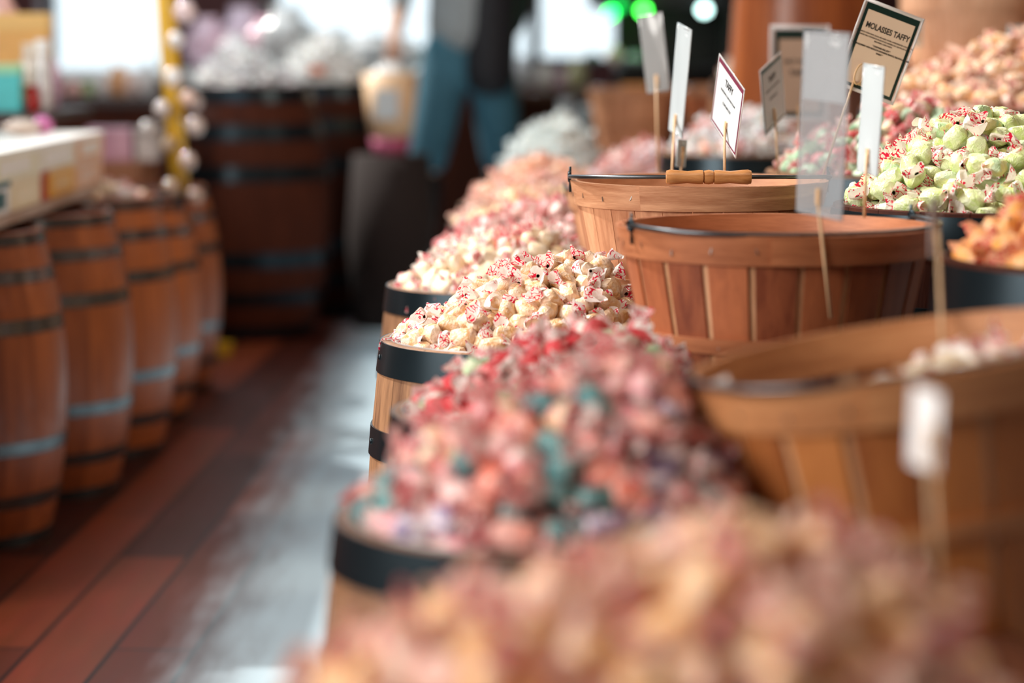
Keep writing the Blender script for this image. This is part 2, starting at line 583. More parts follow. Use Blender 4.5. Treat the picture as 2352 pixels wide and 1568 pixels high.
def heap_height(x, y, Rr, H, ax, ay, p):
    dx, dy = x - ax, y - ay
    d = math.hypot(dx, dy)
    if d < 1e-6: return H
    ux, uy = dx / d, dy / d
    b = ax * ux + ay * uy
    T = -b + math.sqrt(max(0, b * b - (ax * ax + ay * ay) + Rr * Rr))
    t = min(1, d / T)
    return H * (1 - t ** p)


def grp_name(g):
    w_ = g.replace('taffies', 'taffy').replace('-', '_').split()
    w_ = w_[:w_.index('taffy') + 1]
    return '_'.join(q for q in w_ if q != 'and')


def heap(label, group, x, y, z, Rr, H, ax, ay, mats, papers, n=260, seed=1, parts=False, p=1.5, scale=1.14,
         name=None, depth=.030, dmin=.0225, cat='taffy', stuff_label=None, frame_cull=True, maxobj=280, cull=True, zfloor=0):
    """sweets jostled apart over a heap; the ones on view are things of their own, the buried rest is one object"""
    name = name or grp_name(group)
    n = int(n * .8)
    rng = np.random.RandomState(seed); rnd = random.Random(seed)
    Ri = Rr - .012 * scale
    a = rng.rand(n) * 2 * PI; r = Ri * np.sqrt(rng.rand(n))
    X = np.stack([r * np.cos(a), r * np.sin(a), np.zeros(n)], 1)
    hh = np.array([heap_height(q[0], q[1], Rr, H, ax, ay, p) for q in X])
    X[:, 2] = hh - rng.rand(n) * depth
    dm = dmin * scale
    for it in range(45):
        D = X[:, None, :] - X[None, :, :]
        dist = np.sqrt((D ** 2).sum(2)) + np.eye(n)
        push = np.clip(dm - dist, 0, None) * (1 - np.eye(n))
        X += (D / dist[:, :, None] * push[:, :, None]).sum(1) * 0.42
        rr = np.hypot(X[:, 0], X[:, 1]); s = np.minimum(1, Ri / np.maximum(rr, 1e-6))
        X[:, 0] *= s; X[:, 1] *= s
        hh = np.array([heap_height(q[0], q[1], Rr, H, ax, ay, p) for q in X])
        X[:, 2] = np.clip(X[:, 2], hh - depth, hh)
    # meshes
    full = []
    for v in range(NV):
        bv, bf = body_shape(seed * 10 + v)
        f1 = fan_shape(seed * 10 + v, 1); f2 = fan_shape(seed * 10 + v, -1)
        row = []
        for mi, m in enumerate(mats):
            pm = papers[mi % len(papers)]
            if parts:
                row.append((raw_mesh(name, [(bv, bf, 0)], [m]), raw_mesh('wrapper_twist', [(f1[0], f1[1], 0)], [pm]), raw_mesh('wrapper_twist', [(f2[0], f2[1], 0)], [pm])))
            else:
                row.append((raw_mesh(name, [(bv, bf, 0), (f1[0], f1[1], 1), (f2[0], f2[1], 1)], [m, pm]),))
        full.append(row)
    order = []
    for i in range(n):
        q = X[i]; e = .004
        dzx = (heap_height(q[0] + e, q[1], Rr, H, ax, ay, p) - heap_height(q[0] - e, q[1], Rr, H, ax, ay, p)) / (2 * e)
        dzy = (heap_height(q[0], q[1] + e, Rr, H, ax, ay, p) - heap_height(q[0], q[1] - e, Rr, H, ax, ay, p)) / (2 * e)
        nrm = Vector((-dzx, -dzy, 1)).normalized()
        wp = Vector((x + q[0], y + q[1], z + q[2]))
        view = (Vector((0, 0, CAMH)) - wp).normalized()
        facing = nrm.dot(view)
        pp = proj(wp)
        inframe = -40 < pp[0] < 2400 and -40 < pp[1] < 1620
        bury = hh[i] - q[2]
        ok = (facing > -0.12 or not cull) and bury < depth * .62 and (inframe or not frame_cull)
        order.append((0 if ok else 1, bury - facing * .01, i, wp))
    order.sort(key=lambda t: (t[0], t[1]))
    sm = MB()
    # smooth core just below
    G = 22; v = []; f = []
    for i in range(G + 1):
        for j in range(36):
            rr = (Rr - .016) * i / G; an = 2 * PI * j / 36
            px_, py_ = rr * math.cos(an), rr * math.sin(an)
            v.append((px_, py_, heap_height(px_, py_, Rr, H, ax, ay, p) - depth * .8 - .004 * scale + rnd.uniform(-.003, .003)))
    for i in range(G):
        for j in range(36):
            f.append((i * 36 + j, i * 36 + (j + 1) % 36, (i + 1) * 36 + (j + 1) % 36, (i + 1) * 36 + j))
    sm.add(v, f, 0)
    cnt = 0
    for (bad, _, i, wp) in order:
        e = Euler((rnd.uniform(0, 6.3), rnd.gauss(0, .55), rnd.uniform(0, 6.3)))
        if math.hypot(X[i][0], X[i][1]) > Ri - .022 * scale:   # the outermost ones lie along the rim
            e = Euler((rnd.uniform(0, 6.3), rnd.uniform(-.15, .15), math.atan2(X[i][1], X[i][0]) + PI / 2 + rnd.uniform(-.2, .2)))
        mi = rnd.randrange(len(mats)); vi = rnd.randrange(NV); s = scale * rnd.uniform(.93, 1.08)
        if bad or cnt >= maxobj:
            M = Matrix.Translation(Vector(X[i])) @ e.to_matrix().to_4x4() @ Matrix.Scale(s, 4)
            b, f1, f2 = LOW[rnd.randrange(3)]
            sm.add([M @ q for q in b[0]], b[1], mi)
            for ff in (f1, f2): sm.add([M @ q for q in ff[0]], ff[1], len(mats) + mi % len(papers))
            continue
        cnt += 1
        ms = full[vi][mi]
        o = bpy.data.objects.new(name, ms[0]); col.objects.link(o)
        o.location = wp; o.rotation_euler = e; o.scale = (s, s, s)
        tag(o, label, cat, group)
        for cm in ms[1:]:
            c = bpy.data.objects.new('wrapper_twist', cm); col.objects.link(c); c.parent = o
    so_ = sm.build(name + '_pile', list(mats) + list(papers), None, True, (x, y, z))
    tag(so_, stuff_label or ('buried lower layer under the ' + label)[:90], cat + ' pile', None, 'stuff')
    return cnt


PW = paper_mat('waxed_paper_red_print', (0.87, 0.82, 0.78), amount=.55)
PWG = paper_mat('waxed_paper_green_barrel', (0.86, 0.82, 0.74), amount=.55)
PPINK = paper_mat('waxed_paper_pinkish', (0.80, 0.55, 0.52), amount=.6)
PTAN = paper_mat('waxed_paper_warm', (0.90, 0.68, 0.56), ink=(.55, .03, .10), amount=.5)
C_TAN = candy_mat('taffy_tan', (0.70, 0.42, 0.19), (0.78, 0.53, 0.29), .28)
C_TAN2 = candy_mat('taffy_caramel', (0.62, 0.34, 0.13), (0.76, 0.50, 0.27), .32)
C_GRN = candy_mat('taffy_lime', (0.52, 0.66, 0.22), (0.66, 0.76, 0.40), .16)
C_GRN2 = candy_mat('taffy_lemon_green', (0.72, 0.74, 0.26), (0.46, 0.68, 0.36), .16)
C_RED = candy_mat('taffy_red', (0.55, 0.008, 0.02), (0.66, 0.03, 0.045), .06)
C_REDW = candy_mat('taffy_red_white', (0.66, 0.02, 0.04), (0.88, 0.76, 0.68), .2)
C_RGRN = candy_mat('taffy_green_red', (0.12, 0.48, 0.20), (0.55, 0.72, 0.45), .15)
C_CORAL = candy_mat('taffy_coral', (0.86, 0.22, 0.14), (0.90, 0.42, 0.36), .2)
C_PINK = candy_mat('taffy_pink', (0.85, 0.30, 0.36), (0.88, 0.55, 0.54), .3)
C_TEAL = candy_mat('taffy_teal', (0.015, 0.15, 0.17), (0.08, 0.30, 0.31), .08)
C_PURP = candy_mat('taffy_purple', (0.20, 0.14, 0.36), (0.80, 0.70, 0.76), .2)
C_CRMP = candy_mat('taffy_cream_pink', (0.84, 0.62, 0.36), (0.82, 0.28, 0.26), .25)
C_CRM = candy_mat('taffy_cream', (0.84, 0.66, 0.42), (0.86, 0.72, 0.50), .3)
C_MAUV = candy_mat('taffy_mauve', (0.52, 0.26, 0.25), (0.70, 0.42, 0.37), .2)
C_PEACH = candy_mat('taffy_peach', (0.90, 0.36, 0.18), (0.88, 0.52, 0.34), .2)
C_YEL = candy_mat('taffy_pale_yellow', (0.76, 0.60, 0.26), (0.78, 0.46, 0.32), .2)
C_LBLUE = candy_mat('taffy_ice_blue', (0.62, 0.80, 0.82), (0.80, 0.88, 0.88), .5)
C_ORNG = candy_mat('taffy_orange', (0.95, 0.36, 0.05), (0.95, 0.46, 0.12), .15)
C_MOL = candy_mat('taffy_molasses', (0.55, 0.24, 0.08), (0.70, 0.38, 0.16), .35)
C_FRONT = candy_mat('taffy_butterscotch', (0.92, 0.48, 0.16), (0.92, 0.58, 0.28), .25)
C_FRONT2 = candy_mat('taffy_butterscotch_pink', (0.90, 0.60, 0.44), (0.80, 0.36, 0.30), .35)
C_DGRN = candy_mat('taffy_mint', (0.16, 0.36, 0.18), (0.36, 0.56, 0.34), .2)
C_MINT = candy_mat('taffy_pale_mint', (0.42, 0.64, 0.48), (0.60, 0.74, 0.60), .3)
C_WHITE = candy_mat('taffy_white', (0.93, 0.93, 0.91), (0.84, 0.83, 0.86), .4)
C_LAV = candy_mat('taffy_lavender', (0.34, 0.28, 0.36), (0.62, 0.56, 0.60), .3)
POR = paper_mat('waxed_paper_orange', (0.92, 0.50, 0.30), amount=.5)
PBLU = paper_mat('waxed_paper_cool', (0.80, 0.86, 0.87), ink=(.6, .75, .8), amount=.3)

random.seed(5)
# ------------------------------------------------------------------ room shell
def struct(name, a, b, m):
    mb = MB(); mb.box(a, b)
    o = mb.build(name, m)
    o['kind'] = 'structure'
    return o


XL, XR, YB, YF, ZC = -4.7, 3.2, 12.6, -2.6, 3.1
M_WALL_D = mat('maroon_wall', (0.07, 0.008, 0.008), 0.6)
M_WALL_W = wood('wall_boards', (0.16, 0.06, 0.03), (0.32, 0.15, 0.08), 0.6, (4, 4, 1))
M_CEIL = mat('ceiling_paint', (0.40, 0.30, 0.24), 0.9)
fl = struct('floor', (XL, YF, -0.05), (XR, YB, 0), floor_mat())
struct('wall_left', (XL - .1, YF, 0), (XL, YB, ZC), M_WALL_W)
struct('wall_right', (XR, YF, 0), (XR + .1, YB, ZC), M_WALL_W)
struct('wall_front', (XL, YF - .1, 0), (XR, YF, ZC), M_WALL_W)
# ceiling with an unseen opening added to shape the sun beam
SX0, SX1, SY0, SY1 = -3.08, -0.60, 3.62, 11.4
cb = MB()
cb.box((XL, YF, ZC), (SX0, YB, ZC + .1)); cb.box((SX1, YF, ZC), (XR, YB, ZC + .1))
cb.box((SX0, YF, ZC), (SX1, SY0, ZC + .1)); cb.box((SX0, SY1, ZC), (SX1, YB, ZC + .1))
cb.build('ceiling', M_CEIL)['kind'] = 'structure'
# back wall with window openings (x0, x1, z0, z1)
WIN = [(-3.3, -2.56, 1.0, 2.6), (-2.38, -1.80, 0.72, 2.6), (-1.22, 0.105, 0.80, 2.6), (0.13, 0.62, 0.86, 2.6), (1.2, 2.6, 1.25, 2.6)]
wb = MB()
xs = XL
for (x0, x1, z0, z1) in WIN:
    wb.box((xs, YB, 0), (x0, YB + .12, ZC)); wb.box((x0, YB, 0), (x1, YB + .12, z0)); wb.box((x0, YB, z1), (x1, YB + .12, ZC))
    xs = x1
wb.box((xs, YB, 0), (XR, YB + .12, ZC))
wb.build('wall_back', M_WALL_D)['kind'] = 'structure'
M_GLASS = mat('window_glass', (0.95, 0.98, 1.0), 0.02, alpha=0.12, noise=0.0)
for i, (x0, x1, z0, z1) in enumerate(WIN):
    fb = MB()
    t = .018
    fb.box((x0, YB - .02, z0), (x0 + t, YB + .06, z1)); fb.box((x1 - t, YB - .02, z0), (x1, YB + .06, z1))
    fb.box((x0, YB - .02, z0), (x1, YB + .06, z0 + t)); fb.box((x0, YB - .02, z1 - t), (x1, YB + .06, z1))
    fb.box((x0, YB - .01, 1.7), (x1, YB + .05, 1.74))
    o = fb.build('window_%d' % (i + 1), mat('window_frame_dark', (0.015, 0.05, 0.06), .5)); o['kind'] = 'structure'
    gb = MB(); gb.box((x0 + t, YB + .03, z0 + t), (x1 - t, YB + .036, z1 - t))
    gb.build('window_pane', M_GLASS, o)
# maroon posts in front of the back wall
struct('trim_1', (-2.56, 12.2, 0), (-2.38, 12.45, ZC), M_WALL_D)
struct('trim_2', (-1.66, 12.2, 0), (-1.24, 12.45, ZC), M_WALL_D)

# ------------------------------------------------------------------ right row of barrels and their heaps
ROW = [
    # key, x, d, label of barrel, taffy label, group, mats, papers, H, ax, ay, n, parts
    ('F', .066, 1.24, 'oak barrel under the big blurred butterscotch heap, its rim below the frame', 'butterscotch taffy in pinkish twisted paper, heaped in the barrel closest to the camera', 'butterscotch taffies', [C_FRONT, C_FRONT2, C_FRONT], [PTAN, PTAN, PPINK], .107, .080, .0, 300, False, 1.6),
    ('B0', .033, 1.82, 'oak barrel with black hoop holding the pink, coral and teal taffies', 'assorted taffy, pink, coral, teal or purple, in the barrel between butterscotch and red-green heaps', 'assorted fruit taffies', [C_CORAL, C_PINK, C_CORAL, C_TEAL, C_CORAL, C_PURP, C_PINK, C_TEAL, C_CRMP], [PPINK, PW], .116, .065, .02, 300, False, 1.5),
    ('B5', .050, 2.35, 'barrel with black hoop and silver liner holding red and green taffies', 'red and green taffy in white printed paper, heaped in front of the tan ones', 'red and green taffies', [C_RED, C_RED, C_RGRN, C_RED, C_REDW], [PW], .080, .055, .02, 280, True, 1.5),
    ('B1', .008, 2.93, 'sharp oak barrel with wide riveted black hoops holding tan taffies', 'tan taffy in white waxed paper with red print, in the sharply seen riveted barrel', 'tan taffies', [C_TAN, C_TAN2, C_TAN], [PW], .100, .085, .03, 290, True, 1.35),
    ('B2', -.019, 3.60, 'black-hooped barrel just behind the tan taffies holding cream and pink taffies', 'cream and pink taffy in the barrel just behind the tan heap', 'cream and pink taffies', [C_CRM, C_CRMP, C_CRM], [PW, PPINK], .080, .05, .02, 240, False, 1.5),
    ('B3', .024, 4.17, 'barrel holding dusky mauve taffies, third behind the wide-hooped sharp barrel', 'mauve pink taffy heaped behind the cream and pink ones', 'mauve taffies', [C_MAUV, C_MAUV, C_PINK], [PPINK], .085, .04, .0, 220, False, 1.5),
    ('B4', .040, 4.82, 'barrel of pale yellow and pink taffies behind the mauve heap', 'pale yellow and pink taffy heaped behind the mauve ones', 'pale yellow and pink taffies', [C_YEL, C_YEL, C_CRMP, C_MAUV], [PTAN], .090, .05, .0, 200, False, 1.5),
    ('B5b', .050, 5.43, 'barrel of peach taffies between the yellow-pink and ice-blue heaps', 'peach taffy heaped between the yellow-pink and ice-blue heaps', 'peach taffies', [C_PEACH, C_CRMP, C_PEACH], [PTAN], .105, .03, .0, 200, False, 1.5),
    ('B6', .115, 7.00, 'far barrel of ice-blue sweets beside the walking person', 'ice-blue wrapped taffy in the far heap beside the walking person', 'ice-blue taffies', [C_LBLUE], [PBLU], .150, .03, .0, 180, False, 1.5),
]
k = 1
for (key, x, d, bl, tl, grp, ms, ps, H, ax, ay, n, parts, pw) in ROW:
    barrel(bl, x, d, .593, (.206 if key == 'F' else .167), (.222 if key == 'F' else .188), HOOPS_R, rivets=key in ('B1',), liner=True, rotz={'B1': 3.36}.get(key), hm=M_HOOP)
    heap(tl, grp, x, d, .593 - .002, (.198 if key == 'F' else {'B1': .160, 'B5': .153, 'B0': .157}.get(key, .162)), H, ax, ay, ms, ps, n=n, seed=k * 3 + 1, parts=parts, p=pw)
    k += 1

# upper tier barrels
UP_T = [
    ('G', .585, 2.96, .755, .19, 'raised black-hooped barrel holding lime-green taffies', 'lime-green taffy in white paper with red print', 'lime-green taffies', [C_GRN, C_GRN2, C_GRN], [PWG], .115, -.0, .04, 300, True, 1.4),
    ('O', .604, 2.33, .745, .19, 'raised black tub-like barrel holding orange taffies', 'orange taffy with pink printed paper in the raised black-hooped barrel', 'orange taffies', [C_ORNG], [POR], .085, .0, .0, 240, False, 1.5),
    ('G2', .575, 3.66, .76, .19, 'raised barrel of mint-green and red taffies behind the lime ones', 'mint-green taffy with reddish paper heaped behind the lime-green ones', 'mint and red taffies', [C_DGRN, C_DGRN, C_DGRN, C_RED, C_CRMP], [PPINK], .10, .04, .02, 260, False, 1.5),
    ('G3', .860, 4.3, .84, .24, 'raised barrel of molasses-brown taffies at the sign', 'brown molasses taffy in the high heap behind the molasses sign', 'molasses taffies', [C_MOL, C_MOL, C_FRONT], [PTAN], .13, .03, .03, 300, False, 1.4),
    ('G4', 1.10, 3.72, .84, .19, 'raised barrel of pale mint taffies behind the lime heap', 'pale mint taffy heaped behind the lime-green ones beside the brown ones', 'pale mint taffies', [C_MINT], [PWG], .10, .0, .0, 200, False, 1.5),
    ('G5', .49, 5.2, .72, .17, 'raised barrel of lavender taffies seen between the standing signs', 'lavender and white taffy seen between the small standing signs', 'lavender taffies', [C_LAV, C_WHITE, C_CRMP], [PBLU, PPINK], .09, .0, .0, 180, False, 1.5),
    ('G6', .34, 6.1, .62, .17, 'barrel of mauve taffies behind the handled basket near the far baskets', 'dusky mauve taffy in the barrel in front of the far baskets', 'dusky mauve taffies', [C_MAUV, C_LAV], [PPINK], .08, .0, .0, 160, False, 1.5),
    ('G7', .80, 7.25, .84, .2, 'far barrel with a pale green and pink heap', 'pale green or pink taffy in the far heap above the upright cards', 'pale green and pink taffies', [C_MINT, C_CRMP, C_CRM], [PWG, PPINK], .18, .0, .0, 200, False, 1.3),
]
for (key, x, d, zr, rr, bl, tl, grp, ms, ps, H, ax, ay, n, parts, pw) in UP_T:
    hp = [(zr - .045, zr - .004), (zr - .15, zr - .11), (.10, .14), (.01, .045)]
    if key == 'O': hp[0] = (zr - .075, zr - .004)
    barrel(bl, x, d, zr, rr, rr + .02, hp, liner=False, wm=M_BARREL_D if key in ('G', 'O') else None)
    heap(tl, grp, x, d, zr - .004, rr - .012, H, ax, ay, ms, ps, n=n, seed=k * 3 + 1, parts=parts, p=pw)
    k += 1

# ------------------------------------------------------------------ bench that carries the bushel baskets
t = empty('wooden_bench', (.325, 2.6, 0)); tag(t, 'long dark plank bench under the bushel baskets beside the barrels', 'bench')
mb = MB(); mb.box((-.083, -1.1, .49), (.040, .76, .525)); mb.build('bench_top', M_PLANK, t)
for yy in (-.95, -.1, .66):
    mb = MB(); mb.box((-.05, yy - .03, 0), (.03, yy + .03, .49)); mb.build('leg', M_PLANK, t)


# ------------------------------------------------------------------ bushel baskets
def basket(label, x, y, zb, h, rt, rbm, wm, rim_m, gap_m, rot=(0, 0, 0), bail=(0.16, 1.0), n=26, grip=True, group=None, pin=True, nb=.031, frac=.9):
    root = empty('bushel_basket', (x, y, zb), rot)
    tag(root, label, 'basket', group)

    def rad(z): return rbm + (rt - rbm) * (z / h) ** .85
    mb = MB(); S = 3; K = 8
    th = .0022
    for i in range(n):
        a0 = 2 * PI * i / n; a1 = a0 + 2 * PI / n * frac
        v = []; f = []
        prof = [(rad(h * k / K), h * k / K) for k in range(K + 1)]
        full = [(r_, z_) for r_, z_ in prof] + [(r_ - th, z_) for r_, z_ in prof[::-1]]
        q = len(full)
        for s in range(S + 1):
            an = a0 + (a1 - a0) * s / S
            for (r_, z_) in full: v.append((r_ * math.cos(an), r_ * math.sin(an), z_))
        for s in range(S):
            for j in range(q):
                f.append((s * q + j, (s + 1) * q + j, (s + 1) * q + (j + 1) % q, s * q + (j + 1) % q))
        f.append(tuple(range(q))[::-1]); f.append(tuple(S * q + j for j in range(q)))
        mb.add(v, f)
    smooth_auto(mb.build('staves', wm, root))
    if gap_m:
        mb = MB()
        for i in range(n):
            a0 = 2 * PI * (i - .2) / n; a1 = a0 + 2 * PI / n * .34
            prof = [(rad(h * k / K) - th - .0006, h * k / K) for k in range(K + 1)]
            full = prof + [(r_ - .0016, z_) for r_, z_ in prof[::-1]]
            b2 = MB(); b2.lathe(full, 2, a0=a0, a1=a1)
            mb.add(b2.v, b2.f)
        smooth_auto(mb.build('inner_staves', gap_m, root))
    mb = MB(); mb.lathe([(.001, .004), (rbm - .003, .004), (rbm - .003, .010), (.001, .010)], 40)
    mb.build('basket_bottom', gap_m or wm, root)

    def ring(nm, z0, z1, off, t, m, a0=0.0, a1=2 * PI):
        r0, r1 = rad(z0) + off, rad(z1) + off
        b = MB(); b.lathe([(r0, z0), (r0 + t, z0), (r1 + t, z1), (r1, z1)], 72, a0=a0, a1=a1)
        o = b.build(nm, m, root); smooth_auto(o); return o
    ring('rim_band', h - nb, h, .0004, .003, rim_m)
    ring('rim_band_lap', h - nb + .0005, h - .0005, .0034, .0025, rim_m, -2.1, -.55)
    ring('inner_rim_band', h - nb, h, -th - .0035, .003, rim_m)
    ring('middle_hoop', h * .46, h * .46 + .016, .0004, .003, rim_m)
    ring('lower_hoop', h * .02, h * .02 + .018, .0004, .003, rim_m)
    sb = MB()
    for i in range(22):
        an = 2 * PI * i / 22 + .1
        r_ = rad(h - nb * .55) + .0035
        M = Matrix.Rotation(an, 4, 'Z') @ Matrix.Translation((r_, 0, h - nb * .6 + random.uniform(-.003, .003))) @ Matrix.Rotation(random.uniform(-.5, .5), 4, 'X')
        sb.box((-.0003, -.0006, -.003), (.0007, .0006, .003), 0, M)
        r_ = rad(h * .48) + .0032
        M = Matrix.Rotation(an, 4, 'Z') @ Matrix.Translation((r_, 0, h * .46 + .008)) @ Matrix.Rotation(random.uniform(-.4, .4), 4, 'X')
        sb.box((-.0003, -.0006, -.003), (.0007, .0006, .003), 0, M)
    sb.build('staples', M_STEEL, root)
    # bail: semicircular wire folded forward over the near rim
    tilt, fl_ = bail
    R0 = rt + .004
    hb = empty('bail', (0, 0, h + .004)); hb.parent = root
    pts = []
    for i in range(33):
        a = PI + PI * i / 32
        yy = -abs(math.sin(a)) ** .75 * R0 * fl_
        pts.append((R0 * math.cos(a), yy * math.cos(tilt), -yy * math.sin(tilt)))
    b = MB(); b.tube(pts, .0026, 8); wo = b.build('bail_wire', M_WIRE, hb, True)
    for s in (-1, 1):
        b = MB()
        pts = [(s * (R0 + .002) + .005 * math.cos(a) * .4, .0, .005 * math.sin(a) - .002) for a in [2 * PI * i / 10 for i in range(11)]]
        pts = [(s * R0, .0055 * math.cos(2 * PI * i / 14), .0055 * math.sin(2 * PI * i / 14)) for i in range(15)]
        b.tube(pts, .0022, 6, cap=False)
        b.tube([(s * (R0 - .001), 0, -.02), (s * (R0 - .001), 0, .013 if pin else -.002)], .0016, 6)
        b.build('bail_hook', M_HOOP, hb, True)
    if grip:
        prof = [(-.0524, .006), (-.052, .0080), (-.048, .0092), (-.040, .0088), (-.026, .0074), (-.012, .0088), (-.007, .0085), (-.0062, .0062),
                (-.0055, .0080), (0, .0090), (.0055, .0080), (.0062, .0062), (.007, .0085), (.012, .0088), (.026, .0074), (.040, .0088), (.048, .0092), (.052, .0080), (.0524, .006)]
        b = MB(); b.tube([(p_[0], 0, 0) for p_ in prof], [p_[1] for p_ in prof], 24)
        g = b.build('grip', M_GRIP, hb); smooth_auto(g, 50)
        g.location = (0, -R0 * fl_ * math.cos(tilt), R0 * fl_ * math.sin(tilt))
    return root


M_RIM2 = wood('basket_rim_red', (0.22, 0.06, 0.018), (0.48, 0.18, 0.075), 0.55, (3, 3, 30), var=0.2)
M_RIM3 = wood('basket_rim_orange', (0.30, 0.10, 0.028), (0.58, 0.27, 0.11), 0.55, (3, 3, 30), var=0.2)
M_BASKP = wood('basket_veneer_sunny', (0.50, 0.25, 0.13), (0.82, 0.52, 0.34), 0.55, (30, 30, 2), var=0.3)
M_GAPD = mat('basket_shadow_stave', (0.10, 0.03, 0.012), .6)
basket('sharp wire-handled bushel basket standing behind the tan taffies', .241, 3.12, .525, .251, .163, .105, M_BASK, M_BASK_RIM, None, bail=(.05, .93), frac=.975)
basket('reddish bushel basket in front of the sharp wire-handled one', .283, 2.60, .525, .232, .168, .115, M_BASK2, M_RIM2, M_BASK_PALE, rot=(0, 0, .4), bail=(-.02, .92), n=20, grip=False, frac=.84)
b3 = basket('orange-brown bushel basket tilted towards the aisle, half filled with pale sweets', .338, 1.84, .487, .235, .168, .118, M_BASK3, M_RIM3, M_BASK_PALE, rot=(-.045, -.15, .2), bail=(-.02, .94), n=20, grip=False, frac=.84, nb=.034)
basket('bushel basket partly hidden behind the sharp wire-handled one', .25, 3.80, .50, .225, .163, .11, M_BASK, M_BASK_RIM, None, bail=(-.05, .9), grip=False, frac=.97, pin=False)
MF1 = basket('far tan bushel basket standing beyond the ice-blue heap', .42, 8.3, .56, .24, .16, .11, M_BASK, M_BASK_RIM, None, bail=(.02, .9), frac=.97)
basket('far dark bushel basket with sunlit inside next to the tan one', .72, 8.2, .58, .23, .16, .11, M_BASK2, M_BASK_RIM, None, bail=(-.1, .9), grip=False, frac=.97)
t = empty('display_table', (.6, 8.2, 0)); tag(t, 'low dark wooden table carrying the two far bushel baskets', 'table')
mb = MB(); mb.box((-.42, -.4, .52), (.5, .4, .56)); mb.build('table_top', M_PLANK, t)
for sx in (-.36, .44):
    for sy in (-.34, .34):
        mb = MB(); mb.box((sx - .03, sy - .03, 0), (sx + .03, sy + .03, .52)); mb.build('leg', M_PLANK, t)
# pale sweets inside the tilted basket
heap('pale cream sweet inside the tilted orange-brown basket', 'pale cream sweets in the basket', .338 + .045, 1.84, .678, .112, .030, .02, .02,
     [C_CRM, C_WHITE, C_WHITE], [PW], n=90, seed=77, cat='sweet', name='wrapped_sweet')

t = empty('wooden_stool', (.25, 3.80, 0)); tag(t, 'small dark stool under the partly hidden basket', 'stool')
mb = MB(); mb.box((-.09, -.1, .475), (.09, .1, .498)); mb.build('seat', M_PLANK, t)
for sx in (-.07, .07):
    for sy in (-.08, .08):
        mb = MB(); mb.box((sx - .015, sy - .015, 0), (sx + .015, sy + .015, .475)); mb.build('leg', M_PLANK, t)

# ------------------------------------------------------------------ signs
FONT_MAT = mat('print_black', (0.02, 0.018, 0.016), .6, noise=0)
M_CREAM = mat('card_cream', (0.66, 0.51, 0.39), .6, noise=.03)
M_GREENB = mat('card_border_green', (0.004, 0.022, 0.018), .35)
M_WHITEC = mat('card_white', (0.55, 0.59, 0.61), .45, noise=.03)
M_BRIGHT = mat('tag_bright_white', (.85, .87, .88), .4, noise=.01)
M_GREYC = mat('card_grey', (0.36, 0.38, 0.38), .5, noise=.05)
M_GREYS = plastic('grey_sleeve', (0.42, 0.45, 0.46), .6)
M_TEALB = mat('card_border_teal', (0.01, 0.11, 0.13), .4)
M_MARN = mat('card_border_maroon', (0.16, 0.02, 0.05), .4)
M_SLEEVE = plastic('sign_sleeve', (0.78, 0.76, 0.76), .55)
M_CLEARS = plastic('clear_sleeve', (0.46, 0.50, 0.53), .42)
M_SHINE = plastic('shiny_sleeve', (0.62, 0.70, 0.73), .7)


def text(parent, s, size, loc, m=FONT_MAT, xs=1.0, name='lettering', bold=0.0):
    c = bpy.data.curves.new(name, 'FONT')
    c.body = s; c.size = size; c.align_x = 'CENTER'; c.align_y = 'CENTER'; c.offset = bold
    c.extrude = .00005
    c.materials.append(m)
    o = bpy.data.objects.new(name, c); col.objects.link(o)
    dg = bpy.context.evaluated_depsgraph_get()
    me = bpy.data.meshes.new_from_object(o.evaluated_get(dg))
    bpy.data.objects.remove(o); bpy.data.curves.remove(c)
    me.materials.clear(); me.materials.append(m)
    o = bpy.data.objects.new(name, me); col.objects.link(o)
    o.parent = parent; o.location = loc; o.rotation_euler = (PI / 2, 0, 0); o.scale = (xs, 1, 1)
    return o


def rotm(yaw, roll, pitch=0):
    return Matrix.Rotation(yaw, 4, 'Z') @ Matrix.Rotation(pitch, 4, 'X') @ Matrix.Rotation(roll, 4, 'Y')


